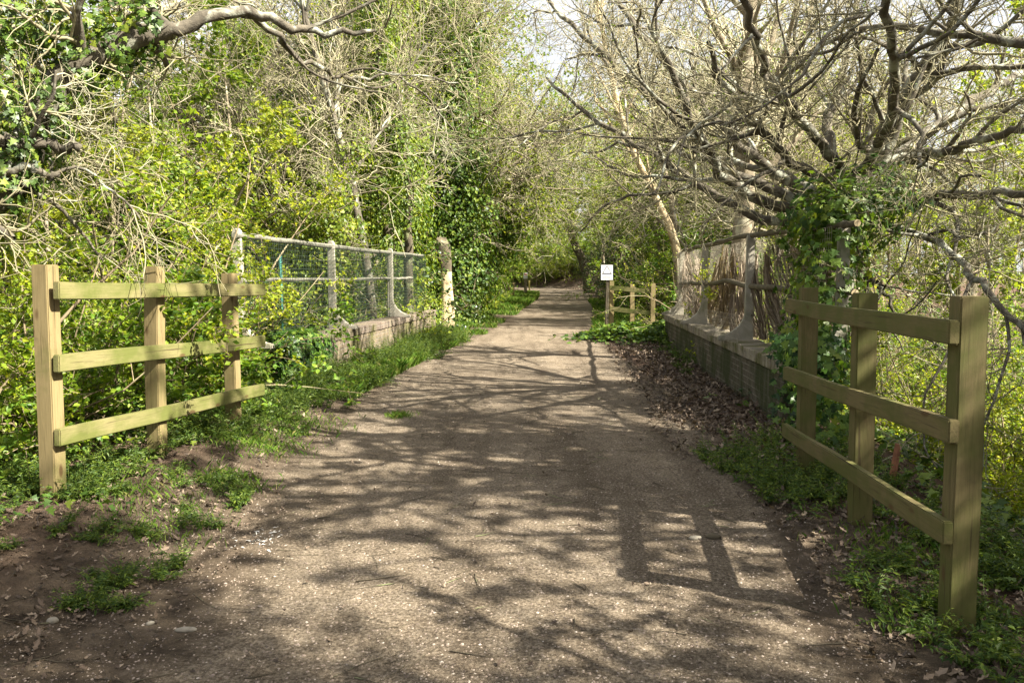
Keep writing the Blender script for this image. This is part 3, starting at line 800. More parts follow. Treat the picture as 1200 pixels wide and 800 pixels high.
def tree_spread(seed, h=9, r=.2, nleaf=1500, bark='bark_oak', twig='twig_oak', leafmat='leaf_lime', fine=1.0, per=(8, 9, 8, 6), leafsize=.04, ivy=0, tmin=.0035, p0=.55, b0=.35):
    r2 = np.random.default_rng(seed)
    P0, R0 = grow(r2, np.array([[0, 0, -.4]]), np.array([[r2.normal(0, .1), r2.normal(0, .1), 1.]]), np.array([h * p0]), np.array([r]), np.array([r * .5]), 10, .08, .03)
    P1, R1 = offshoots(r2, P0, R0, per[0], b0, 1, (.5, 1.2), .95, .62, 12, .16, .06, .02)
    P2, R2 = offshoots(r2, P1, R1, per[1], .2, 1, (.4, 1.1), .45, .55, 9, .2, .03, .009, lens=(.16 * h, .32 * h))
    P3, R3 = offshoots(r2, P2, R2, per[2], .15, 1, (.4, 1.1), .42, .55, 6, .22, .01, .005, lens=(.05 * h, .13 * h))
    P4, R4 = offshoots(r2, P3, R3, max(1, int(per[3] * fine)), .1, 1, (.4, 1.2), .5, .7, 4, .24, .01, tmin, lens=(.2, .6))
    tr = MB(); add_tubes(tr, P0, R0, 10); add_tubes(tr, P1, R1, 7); add_tubes(tr, P2, R2, 5)
    cr = MB(); add_tubes(cr, P3, R3, 3); add_tubes(cr, P4, R4, TW)
    leaves(cr, r2, along(r2, P4, nleaf, .3, .02), leafsize, 'diamond', 1)
    iv = None
    if ivy:
        iv = MB(); ivy_on(iv, r2, P0, R0, ivy // 3, .4, .10); ivy_on(iv, r2, P1[:, :9], R1[:, :9], ivy, .34, .10)
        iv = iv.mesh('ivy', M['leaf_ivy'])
    return (tr.mesh('trunk', M[bark]), cr.mesh('crown', [M[twig], M[leafmat]]), iv)

def shrub(seed, h=2.6, stems=14, nleaf=5200, leafmat='leaf_spring', twig='twig_brown', leafsize=.04, spread=.6, shape='diamond', arch=-.02, fine=6):
    r2 = np.random.default_rng(seed)
    S = np.c_[r2.normal(0, .28, (stems, 2)), np.full(stems, -.2)]
    D = np.c_[r2.normal(0, spread, (stems, 2)), np.ones(stems)]
    P0, R0 = grow(r2, S, D, r2.uniform(.6, 1.2, stems) * h, np.full(stems, .016) * r2.uniform(.6, 1.6, stems), np.full(stems, .004), 9, .14, arch)
    P1, R1 = offshoots(r2, P0, R0, 9, .12, .98, (.4, 1.3), .42, .55, 6, .2, 0, .004)
    P2, R2 = offshoots(r2, P1, R1, fine, .1, 1, (.4, 1.3), .5, .7, 4, .25, 0, .0026, lens=(.12, .42))
    st = MB(); add_tubes(st, P0, R0, 5); add_tubes(st, P1, R1, 3); add_tubes(st, P2, R2, 3)
    fo = MB()
    leaves(fo, r2, along(r2, P2, nleaf, .1, .025), leafsize, shape, 0)
    return (st.mesh('stems', M[twig]), fo.mesh('foliage', M[leafmat]) if nleaf else None)

PROTO = {}
def proto(key, name, cat, parts, labels):
    root = thing(name, '', cat)
    for nm, me in zip(labels, parts):
        if me is not None: link(nm, me, root)
    PROTO[key] = [root, False]
def plant(key, x, y, rz=None, s=1.0, label='', group=None, dz=0):
    root, used = PROTO[key]
    rz = random.uniform(0, 6.28) if rz is None else rz
    loc = (x, y, float(gz(x, y)) + dz)
    if not used:
        PROTO[key][1] = True; root.location = loc; root.rotation_euler = (0, 0, rz); root.scale = (s, s, s)
        root['label'] = label
        if group: root['group'] = group
        return root
    return dup(root, loc, rz, s, label, group)

TP = ('trunk', 'crown', 'ivy')
for k in range(3): proto(f'cop{k}', 'coppice_tree', 'tree', tree_coppice(100 + k, [6, 4, 7][k], [8.5, 10, 7.5][k]), TP)
for k in range(2): proto(f'lime{k}', 'young_leafy_tree', 'tree', tree_coppice(120 + k, 3, [9, 7.5][k], .22, 17000, 'leaf_lime', 'bark_pale', 'twig_pale', .085, .7), TP)
for k in range(3): proto(f'ivy{k}', 'ivy_clad_tree', 'tree', tree_ivied(140 + k, [11, 12.5, 9][k], [26000, 30000, 18000][k]), TP)
for k in range(2): proto(f'oak{k}', 'bare_tree', 'tree', tree_spread(160 + k, [9.5, 11][k], .17, 4500, 'bark_pale', 'twig_pale', per=(9, 9, 9, 5), leafsize=.055, tmin=.006), TP)
for k in range(2): proto(f'loak{k}', 'spreading_tree', 'tree', tree_spread(170 + k, [9.5, 11][k], .17, 17000, 'bark_pale', 'twig_pale', per=(9, 9, 8, 4), leafsize=.09, tmin=.006), TP)
for k in range(2): proto(f'shade{k}', 'spreading_tree', 'tree', tree_spread(180 + k, [8.4, 7.8][k], .24, 5000, 'bark_oak', 'twig_oak', 'leaf_spring', per=(9, 6, 4, 1), leafsize=.075, ivy=9500, tmin=.005, p0=.72, b0=.74), TP)
for k in range(3): proto(f'haw{k}', 'hawthorn_bush', 'bush', shrub(200 + k, [2.7, 3.2, 2.3][k], 15, 13000, leafsize=.046, fine=5), ('stems', 'foliage'))
for k in range(2): proto(f'elder{k}', 'leafy_bush', 'bush', shrub(220 + k, [2.6, 3.0][k], 14, 6500, 'leaf_bright', 'twig_brown', .08, .55, 'oval', -.03, 5), ('stems', 'foliage'))
for k in range(2): proto(f'bram{k}', 'tangled_bush', 'bush', shrub(240 + k, [2.6, 3.3][k], 18, 3200, 'leaf_spring', 'twig_brown', .045, .8, 'diamond', -.09, 6), ('stems', 'foliage'))
for k in range(2): proto(f'dark{k}', 'evergreen_bush', 'bush', shrub(260 + k, [2.4, 3.2][k], 16, 6500, 'leaf_dark', 'twig_brown', .07, .6, 'oval', -.02, 6), ('stems', 'foliage'))

EXEC_PLANTING = True
def scatter(keys, n, box, s, label, group, seed, avoid=0.0, gap=.8):
    """plants spread over a strip: box = (y0, y1, fx0(y), fx1(y))"""
    r2 = random.Random(seed); pts = []
    tries = 0
    AV = [(-1.77, 20.8, 2.3), (-1.6, 18.0, 1.6)]
    while len(pts) < n and tries < n * 30:
        tries += 1
        y = r2.uniform(box[0], box[1]); a = box[2](y); b = box[3](y)
        x = a + (b - a) * r2.random()
        if all((x - p[0]) ** 2 + (y - p[1]) ** 2 > gap * gap for p in pts) and all((x - p[0]) ** 2 + (y - p[1]) ** 2 > p[2] ** 2 for p in AV):
            pts.append((x, y))
    for (x, y) in pts:
        plant(r2.choice(keys), x, y, r2.uniform(0, 6.28), r2.uniform(*s), label, group)

# --- left of the path
scatter(['haw0', 'haw1', 'haw2'], 14, (5.0, 8.9, lambda y: -6.2 - .25 * (y - 5), lambda y: -3.75), (.8, 1.15), 'twiggy hawthorn bush with small fresh leaves behind the pale sunlit timber fence', 'hawthorn bushes behind the sunlit fence', 1)
scatter(['dark0', 'elder0'], 6, (5.0, 9.5, lambda y: -5.6, lambda y: -3.7), (.6, .85), 'low leafy bush with broad leaves behind the pale sunlit timber fence', 'low broad-leaved bushes behind the sunlit fence', 2)
scatter(['bram0', 'bram1'], 8, (4.5, 12, lambda y: -10, lambda y: -5.4), (.8, 1.1), 'thin tangled bush of arching stems down the bank behind the sunlit fence', 'tangles behind the sunlit fence', 3)
scatter(['haw0', 'haw1', 'haw2'], 15, (9.5, 19.5, lambda y: sh_l(y) - 4.0, lambda y: sh_l(y) - 1.6), (1.0, 1.4), 'tall hawthorn bush with yellow-green leaves pressing on the green mesh railing', 'hawthorn bushes behind the green mesh', 4)
scatter(['dark1', 'haw1'], 7, (11, 22, lambda y: sh_l(y) - 5, lambda y: sh_l(y) - 2.2), (1.1, 1.4), 'dense dark-leaved bush deep in the thicket behind the green mesh railing', 'dark bushes behind the green mesh', 5)
scatter(['haw0', 'haw1', 'elder1', 'haw2'], 20, (21.8, 55, lambda y: PL(y) - 5.5, lambda y: PL(y) - 2.0), (.85, 1.2), 'roadside bush with fresh leaves lining the grass verge beyond the broken trunk', 'bushes along the grass verge', 6, gap=1.1)
scatter(['lime0', 'lime1'], 15, (26, 66, lambda y: PL(y) - 7, lambda y: PL(y) - 2.2), (.85, 1.2), 'slender young tree in bright new leaf behind the grass verge', 'young leafy trees behind the verge', 7, gap=2)
for k, (px, Yd, s, key) in enumerate([(533, 24, 1.1, 'ivy1'), (482, 20, 1.0, 'ivy0'), (450, 25, 1.15, 'ivy1'), (541, 32, 1.1, 'ivy0'), (300, 15, .85, 'ivy2'), (395, 22, 1.0, 'ivy2'), (345, 18, .8, 'ivy0')]):
    p = at(px, 322, Y=Yd)
    plant(key, p.x, p.y, k * 1.3, s, ['tall tree cloaked in bright ivy behind the broken pale trunk', 'ivy-clad tree with dark forked stems above the end of the green mesh', 'broad ivy-covered tree set back above the last concrete post of the green mesh', 'ivy-clad tree leaning towards the path past the broken pale trunk', 'ivy-wrapped tree rising above the first concrete post of the green mesh', 'ivy-clad tree deeper in the wood above the middle of the green mesh', 'slim ivy-clad tree between the two nearest posts of the green mesh'][k])
scatter(['cop0', 'cop1', 'cop2', 'lime1', 'ivy2'], 17, (11, 30, lambda y: -.62 * y - 3, lambda y: sh_l(y) - 3.0), (.85, 1.15), 'slender tree with pale twigs in the wood behind the green mesh railing', 'slender trees behind the green mesh', 8, gap=1.6)
scatter(['cop0', 'lime1', 'ivy1', 'lime0', 'cop2'], 22, (30, 70, lambda y: -.6 * y, lambda y: PL(y) - 5), (1.0, 1.5), 'tree standing far back in the wood beyond the grass verge', 'far trees beyond the verge', 9, gap=2)

# --- right of the path
scatter(['elder0', 'elder1', 'haw2'], 9, (3.4, 9, lambda y: 3.9, lambda y: 7.5), (.55, .8), 'low bright leafy bush down the bank behind the shaded timber fence', 'bright bushes behind the shaded fence', 21)
scatter(['bram0', 'bram1'], 5, (3.2, 12, lambda y: 4.2, lambda y: 9.5), (.75, 1.05), 'thin tangle of arching stems down the bank behind the shaded timber fence', 'tangles behind the shaded fence', 22)
scatter(['haw0', 'haw2', 'haw1', 'elder1'], 18, (7, 22, lambda y: max(y * .45, sh_r(y) + 1.9), lambda y: y * .8 + 1.5), (.8, 1.1), 'loose hawthorn bush in fresh leaf beyond the bare oak', 'hawthorn bushes beyond the oak', 23)
scatter(['elder0', 'elder1'], 8, (19.8, 27, lambda y: PR(y) + 2.4, lambda y: PR(y) + 5.5), (.85, 1.1), 'dense bright green bush behind the short far timber fence', 'green bushes behind the far fence', 24, gap=.9)
scatter(['haw0', 'haw1', 'elder1', 'dark1'], 16, (27, 60, lambda y: PR(y) + 1.8, lambda y: PR(y) + 6), (.9, 1.4), 'bush with new leaves along the shaded side of the path past the warning sign', 'bushes past the warning sign', 25, gap=1.1)
scatter(['bram0', 'bram1', 'haw1'], 9, (11.5, 19, lambda y: sh_r(y) + .8, lambda y: sh_r(y) + 3.5), (.8, 1.1), 'thin twiggy bush pressing against the torn brown screening', 'twiggy bushes behind the torn screening', 26)
scatter(['cop0', 'lime0', 'cop2', 'lime1'], 6, (17, 34, lambda y: PR(y) + 3.5, lambda y: y * .55 + 2), (.9, 1.2), 'thin many-stemmed tree with pale twigs beyond the mossy parapet', 'thin trees beyond the mossy parapet', 27, gap=1.8)
scatter(['cop0', 'lime1', 'oak0', 'lime0', 'cop2'], 12, (30, 70, lambda y: PR(y) + 4, lambda y: y * .75), (.9, 1.35), 'pale tree standing far back in the wood past the warning sign', 'far pale trees past the warning sign', 28, gap=2)
scatter(['ivy0', 'ivy2', 'ivy1'], 5, (28, 60, lambda y: PR(y) + 3, lambda y: PR(y) + 10), (.7, .95), 'ivy-clad tree in the wood past the warning sign', 'ivy-clad trees past the warning sign', 29, gap=3)
scatter(['lime0', 'lime1'], 13, (45, 88, lambda y: PR(y) + 2, lambda y: PR(y) + 10), (1, 1.4), 'young tree in lime-green leaf where the path bends away', 'lime-green trees at the bend', 30, gap=2)
scatter(['lime0', 'lime1', 'cop0', 'ivy1', 'oak1'], 16, (95, 125, lambda y: -18, lambda y: 26), (1.1, 1.6), 'tree of the far wood closing the view behind the bend', 'trees closing the view', 31, gap=2.5)
scatter(['haw0', 'haw1', 'dark1', 'elder1'], 22, (88, 112, lambda y: PR(y) + 3, lambda y: PR(y) + 22), (1.2, 1.9), 'bush closing the view behind the bend of the path', 'bushes closing the view', 32, gap=1.6)

for k, (x, y, s, key) in enumerate([(8.8, 21.5, 1.3, 'oak0'), (-7.0, 17.5, 1.1, 'oak1'), (-4.8, 26, 1.4, 'oak0'), (-4.6, 28.5, 1.55, 'oak1'), (-3.0, 22.2, 1.3, 'oak0'), (12.5, 27, 1.35, 'oak1'), (-6.2, 23, 1.4, 'oak1')]):
    plant(key, x, y, k * 1.7, s, 'bare spreading tree arching its pale twigs over the middle of the path', 'bare trees arching over the path')
for k, (x, y, s, key) in enumerate([(-2.6, 33, 1.4, 'loak1'), (13, 32, 1.4, 'loak0'), (-3.4, 30, 1.25, 'loak0'), (-2.6, 38, 1.3, 'loak1'), (11.2, 37, 1.3, 'loak0'), (12, 43, 1.4, 'loak1'), (-1.6, 47, 1.4, 'loak0'),
        (9.6, 52, 1.5, 'loak0'), (-.8, 57, 1.5, 'loak1'), (11, 62, 1.5, 'loak1'), (-2.2, 68, 1.5, 'loak0'), (9.5, 72, 1.5, 'loak1')]):
    plant(key, x, y, k * 1.7, s, 'spreading tree hazed with lime-green new leaf arching over the far path', 'lime-green trees arching over the path')
scatter(['elder0', 'haw1', 'haw0', 'elder1'], 18, (93, 108, lambda y: PR(y) + 1.2, lambda y: PR(y) + 10), (1.7, 2.6), 'leafy bush closing in round the bend at the end of the path', 'bushes round the bend', 33, gap=1.2)
scatter(['lime0', 'lime1'], 10, (62, 92, lambda y: PL(y) - 9, lambda y: PL(y) - 1.5), (1.0, 1.5), 'young tree in lime-green leaf on the inside of the bend', 'lime-green trees inside the bend', 34, gap=2)
# trees beside and behind the viewpoint, whose branches throw the dappled shade
for k, (x, y, s, key) in enumerate([(6.1, 3.9, 1.15, 'shade0'), (5.9, 2.2, 1.05, 'shade1'), (5.5, -.6, .95, 'shade1'), (7.8, -.8, .8, 'ivy2'), (5.5, .4, .9, 'ivy0'), (8.8, 2.6, 1.6, 'shade1')]):
    plant(key, x, y, (k * 2.1 if k else 2.9), s, 'tree on the bank beside the viewpoint, out of the picture', 'trees beside the viewpoint')

# ------------------------------------------------------------------ the big oak with its spread limbs, and the ivy limb
def path3(pts):
    return np.array([tuple(at(px, py, Y=Yd)) for px, py, Yd in pts])
def resample(P, n, jit, r2):
    s = np.r_[0, np.cumsum(np.linalg.norm(np.diff(P, axis=0), axis=1))]; t = np.linspace(0, s[-1], n)
    Q = np.stack([np.interp(t, s, P[:, k]) for k in range(3)], -1)
    for _ in range(2): Q[1:-1] = .5 * Q[1:-1] + .25 * (Q[:-2] + Q[2:])
    Q[1:-1] += r2.normal(0, jit, (n - 2, 3)); return Q

def big_tree(name, label, base, limbs, trunk, seed, ivy_spec, subs, twigmat, barkmat, budleaf=1500, ls=1.0, ivymat='leaf_ivy_sun'):
    r2 = np.random.default_rng(seed)
    root = thing(name, label, 'tree', base); o = np.array(base)
    tr = MB(); P0 = resample(trunk[0], 16, .015, r2); R0 = np.interp(np.linspace(0, 1, 16), np.linspace(0, 1, len(trunk[1])), trunk[1])
    add_tubes(tr, (P0 - o)[None], R0[None], 14)
    LP = []; LR = []
    for pts, ra, rb in limbs:
        Q = resample(path3(pts), 22, .022, r2); LP.append(Q); LR.append(np.linspace(1, 0, 22) ** .8 * (ra - rb) + rb)
    LP = np.array(LP); LR = np.array(LR)
    add_tubes(tr, LP - o, LR, 9)
    P1, R1 = offshoots(r2, LP, LR, subs[0], .12, 1, (.45, 1.2), .42, .55, 14, .17, .04, .011, lens=(.9 * ls, 2.4 * ls))
    P2, R2 = offshoots(r2, P1, R1, subs[1], .12, 1, (.4, 1.2), .45, .55, 9, .19, .02, .006, lens=(.4 * ls, 1.2 * ls))
    P3, R3 = offshoots(r2, P2, R2, subs[2], .1, 1, (.4, 1.2), .45, .6, 6, .22, .0, .0036, lens=(.2, .6))
    P4, R4 = offshoots(r2, P3, R3, subs[3], .2, 1, (.4, 1.1), .5, .7, 4, .22, .0, .0026, lens=(.08, .26))
    add_tubes(tr, P1 - o, R1, 6)
    tr.build('trunk', M[barkmat], root)
    cr = MB(); add_tubes(cr, P2 - o, R2, 4); add_tubes(cr, P3 - o, R3, 3); add_tubes(cr, P4 - o, R4, 3)
    leaves(cr, r2, along(r2, P4, budleaf, .5, .01) - o, .022, 'diamond', 1)
    cr.build('crown', [M[twigmat], M['leaf_lime']], root)
    iv = MB()
    for (Pp, cnt, spread, size) in ivy_spec(P0, LP):
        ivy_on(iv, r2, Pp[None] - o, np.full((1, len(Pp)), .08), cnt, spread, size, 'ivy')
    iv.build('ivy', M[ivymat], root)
    return root

OT = path3([(968, 470, 9.7), (972, 400, 9.7), (985, 320, 9.7), (975, 250, 9.7), (990, 205, 9.7)])
OT[0, 2] = -2.2
oak_limbs = [
    ([(1000, 222, 9.7), (1035, 185, 9.6), (1052, 130, 9.4), (1085, 75, 9.0), (1112, 40, 8.6), (1130, -20, 8.2)], 0.104, 0.042),
    ([(960, 245, 9.7), (910, 246, 9.6), (872, 226, 9.5), (838, 195, 9.3), (812, 150, 9.0), (795, 95, 8.7), (760, 30, 8.5)], 0.076, 0.021),
    ([(955, 262, 9.7), (900, 262, 9.8), (855, 240, 10.0), (805, 208, 10.3), (755, 175, 10.6), (700, 140, 11), (640, 90, 11.3)], 0.066, 0.017),
    ([(1000, 205, 9.7), (1060, 184, 9.6), (1110, 178, 9.3), (1160, 160, 8.8), (1230, 150, 8.2)], 0.070, 0.031),
    ([(1005, 240, 9.6), (1060, 244, 9.2), (1105, 228, 8.8), (1155, 228, 8.4), (1240, 222, 7.8)], 0.059, 0.034),
    ([(1020, 262, 9.3), (1068, 270, 8.7), (1110, 290, 8.1), (1135, 318, 7.6), (1165, 345, 7.1), (1205, 390, 6.6)], 0.043, 0.024),
    ([(985, 205, 9.8), (965, 150, 10.1), (985, 100, 10.5), (1000, 40, 11), (1010, -30, 11.5)], 0.070, 0.028),
    ([(1010, 215, 9.8), (1075, 165, 10.2), (1130, 125, 10.8), (1180, 95, 11.4), (1240, 60, 12)], 0.083, 0.034),
    ([(975, 215, 9.6), (930, 190, 9.2), (890, 150, 8.7), (855, 110, 8.2), (830, 50, 7.6)], 0.059, 0.021),
    ([(985, 200, 9.6), (940, 140, 8.9), (905, 95, 8.2), (880, 40, 7.4), (860, -40, 6.7)], 0.063, 0.024),
    ([(960, 230, 9.7), (920, 205, 10.3), (880, 195, 11), (820, 185, 11.9), (745, 165, 12.8), (690, 180, 13.6)], 0.056, 0.016),
    ([(1003, 318, 9.3), (1025, 328, 9.1), (1040, 348, 8.9), (1048, 370, 8.8)], 0.031, 0.014),
    ([(1010, 200, 9.5), (1040, 150, 8.6), (1050, 90, 7.6), (1040, 20, 6.8), (1030, -60, 6.2)], 0.063, 0.028),
    ([(945, 240, 9.7), (850, 200, 9.9), (770, 120, 10.4), (690, 50, 11), (620, -20, 11.5)], .068, .02),
    ([(950, 235, 9.6), (860, 165, 9.4), (765, 60, 9.6), (700, -30, 10)], .066, .022),
]
oak = big_tree('oak_tree', 'spreading bare oak with lichened crooked limbs and an ivy-covered trunk behind the shaded fence', (3.9, 9.7, -1.6), oak_limbs,
    (OT, [.30, .24, .22, .22, .17]), 7,
    lambda P0, LP: [(P0[4:], 1500, .42, .095), (path3([(930, 250, 8.6), (985, 260, 8.3), (1035, 225, 8.8)]), 900, .42, .085), (path3([(980, 240, 8.1), (972, 330, 7.9), (960, 400, 7.8)]), 560, .32, .08), (path3([(1020, 235, 9.1), (1062, 225, 9.0)]), 160, .22, .09), (path3([(940, 250, 9.0), (945, 330, 8.6), (930, 410, 8.4)]), 260, .2, .08), (path3([(955, 400, 7.2), (975, 470, 6.9), (960, 530, 6.7)]), 260, .28, .08)],
    (7, 6, 6, 3), 'twig_oak', 'bark_oak', 4500)

LT = np.array([(-4.6, 4.6, -1.2), (-4.5, 4.7, 1.0), (-4.35, 4.9, 2.4)])
left_limbs = [
    ([(-265, 120, 4.9), (-120, 200, 5.2), (0, 250, 5.5), (22, 215, 5.6), (52, 110, 5.7), (100, 62, 5.8), (140, 45, 5.9), (175, 38, 6.0)], .10, .085),
    ([(120, 52, 5.9), (160, 30, 6.0), (190, 44, 6.0), (232, 36, 6.1), (268, 12, 6.2), (300, 14, 6.3), (345, 34, 6.4), (395, 42, 6.5), (440, 36, 6.7)], .065, .012),
    ([(268, 12, 6.2), (310, 22, 6.4), (350, 70, 6.8), (400, 92, 7.2), (470, 88, 7.6)], .03, .008),
    ([(-60, 160, 5.2), (0, 162, 5.4), (40, 172, 5.5), (94, 174, 5.6)], .045, .032),
    ([(-60, 205, 5.1), (0, 204, 5.3), (35, 198, 5.4), (70, 206, 5.5)], .035, .02),
    ([(100, 62, 5.8), (140, 40, 6.4), (200, 10, 7.2), (260, -40, 8)], .055, .03),
    ([(-240, 60, 4.9), (-100, 0, 5.3), (20, -30, 6), (160, -60, 7)], .09, .04),
]
big_tree('ivy_clad_tree', 'dark overhanging limb of an ivy-covered tree reaching in above the thicket', (-4.6, 4.6, -1.2), left_limbs, (LT, [.3, .26, .2]), 9,
    lambda P0, LP: [(P0[6:], 700, .3, .07), (LP[0][6:], 1500, .2, .052), (path3([(-20, 20, 5.4), (50, 22, 5.7), (110, 25, 5.9)]), 650, .24, .052), (path3([(-30, 30, 5.3), (6, 110, 5.5), (2, 230, 5.4)]), 560, .17, .052), (path3([(110, 20, 5.9), (190, 20, 6.0)]), 150, .12, .06)],
    (4, 5, 5, 3), 'twig_oak', 'bark_oak', 300, .5, 'leaf_ivy')

# branch of a neighbour reaching in at the top, and pale leaning trunks beyond the parapet
NT = np.array([(7.4, 4.4, -2.0), (7.3, 4.5, 1.5), (7.1, 4.7, 2.8), (6.9, 5.0, 3.6)])
big_tree('bare_tree', 'bare tree whose smooth dark branch crosses high above the shaded fence', (7.4, 4.4, -2.0), [
    ([(1860, 120, 5.0), (1480, 70, 6.2), (1300, 62, 7.0), (1205, 52, 7.4), (1130, 46, 7.6), (1075, 30, 7.9), (1020, 32, 8.2), (985, 42, 8.5), (930, 70, 8.9)], .08, .015),
    ([(1860, 90, 5.0), (1500, -60, 5.6), (1330, -140, 6.0), (1200, -200, 6.4)], .08, .03)],
    (NT, [.2, .17, .14, .1]), 13, lambda P0, LP: [(P0[3:9], 300, .25, .09)], (5, 5, 5, 3), 'twig_oak', 'bark_oak', 200, .7)

def leaning(name, label, pts, ra, rb, barkm, seed, ivy=0):
    r2 = np.random.default_rng(seed)
    P = resample(path3(pts), 18, .02, r2); P[0, 2] = float(gz(P[0, 0], P[0, 1])) - .2
    root = thing(name, label, 'tree', (P[0, 0], P[0, 1], P[0, 2] + .2)); o = np.array(root.location)
    LP = P[None]; LR = np.linspace(ra, rb, 18)[None]
    P1, R1 = offshoots(r2, LP, LR, 14, .35, 1, (.35, .9), .35, .5, 10, .13, .05, .01, lens=(1.2, 3.2))
    P2, R2 = offshoots(r2, P1, R1, 8, .1, 1, (.35, 1), .45, .6, 7, .17, .02, .006, lens=(.5, 1.4))
    P3, R3 = offshoots(r2, P2, R2, 7, .1, 1, (.35, 1.1), .5, .6, 4, .2, .01, .004, lens=(.2, .6))
    tr = MB(); add_tubes(tr, LP - o, LR, 10); add_tubes(tr, P1 - o, R1, 5); tr.build('trunk', M[barkm], root)
    cr = MB(); add_tubes(cr, P2 - o, R2, 3); add_tubes(cr, P3 - o, R3, 3); leaves(cr, r2, along(r2, P3, 900, .4, .02) - o, .05, 'diamond', 1)
    cr.build('crown', [M['twig_pale'], M['leaf_lime']], root)
    if ivy:
        iv = MB(); ivy_on(iv, r2, LP[:, 3:] - o, LR[:, 3:], ivy, .55, .075); ivy_on(iv, r2, P1[:, :6] - o, R1[:, :6], ivy // 2, .28, .075); iv.build('ivy', M['leaf_ivy_sun'], root)
leaning('leaning_tree', 'slender pale trunk leaning over the far end of the torn screening', [(806, 372, 22), (793, 280, 22), (775, 240, 22), (755, 205, 22), (738, 170, 22), (715, 90, 22), (700, 0, 22)], .13, .05, 'snag', 31)
leaning('leaning_tree', 'slender pale trunk crossing behind the other leaning trunk', [(796, 372, 23), (790, 270, 23), (785, 215, 23), (770, 175, 23), (764, 100, 23), (770, -10, 23)], .11, .05, 'bark_pale', 32)
leaning('forked_tree', 'stout grey trunk behind the tallest concrete post of the torn screening', [(862, 420, 13.5), (866, 300, 13.5), (872, 240, 13.5), (874, 205, 13.5), (868, 120, 13.5), (880, 20, 13.5), (885, -60, 13.5)], .20, .10, 'bark_pale', 33)
leaning('crooked_tree', 'dark crooked trunk on the bank where the path bends', [(690, 330, 66), (684, 310, 66), (682, 300, 66), (673, 288, 66), (668, 270, 66), (664, 220, 66)], .42, .15, 'bark_dark', 34)
leaning('ivy_clad_tree', 'dark twisting ivy-hung stem above the last posts of the green mesh', [(480, 330, 18), (478, 280, 18), (480, 210, 18), (470, 170, 18), (452, 140, 18), (440, 60, 18), (445, -20, 18)], .11, .04, 'bark_dark', 35, 5500)
leaning('bare_tree', 'dark stem leaning away from the ivy above the first concrete post', [(440, 380, 16), (420, 250, 16), (405, 175, 16), (380, 110, 16), (372, 70, 16), (350, -20, 16)], .10, .05, 'bark_oak', 36)

# far-off wood that reads as one mass
def distant_wood():
    r2 = np.random.default_rng(55); mb = MB()
    n = 260
    a = r2.uniform(-.95, .95, n); d = r2.uniform(70, 150, n)
    S = np.stack([np.sin(a) * d, np.cos(a) * d + 10, np.zeros(n)], -1)
    keep = ~((S[:, 0] > -16) & (S[:, 0] < 13) & (S[:, 1] < 118)); S = S[keep]
    S[:, 2] = gz(S[:, 0], S[:, 1]) - .5; n = len(S)
    P0, R0 = grow(r2, S, np.c_[r2.normal(0, .1, (n, 2)), np.ones(n)], r2.uniform(8, 15, n), np.full(n, .2), np.full(n, .04), 8, .06, .02)
    P1, R1 = offshoots(r2, P0, R0, 10, .15, 1, (.4, 1.1), .35, .5, 6, .15, .04, .03)
    P2, R2 = offshoots(r2, P1, R1, 8, .1, 1, (.4, 1.2), .5, .5, 4, .2, .02, .014)
    add_tubes(mb, P0, R0, 5); add_tubes(mb, P1, R1, 3); add_tubes(mb, P2, R2, 3)
    leaves(mb, r2, along(r2, P2, 60000, .1, .15), .18, 'diamond', 1)
    low = along(r2, P0[:, :4], 45000, .0, .9); leaves(mb, r2, low, .22, 'diamond', 1)
    tag(mb.build('distant_wood', [M['twig_pale'], M['leaf_spring']]), 'far pale wood in early leaf closing in all round', 'wood', kind='stuff')
distant_wood()

# ------------------------------------------------------------------ ground cover
def pick(r2, n, y0, y1, fx0, fx1, pw=1.0):
    y = y0 + (y1 - y0) * r2.random(n) ** pw; a = fx0(y); b = fx1(y)
    return a + (b - a) * r2.random(n), y

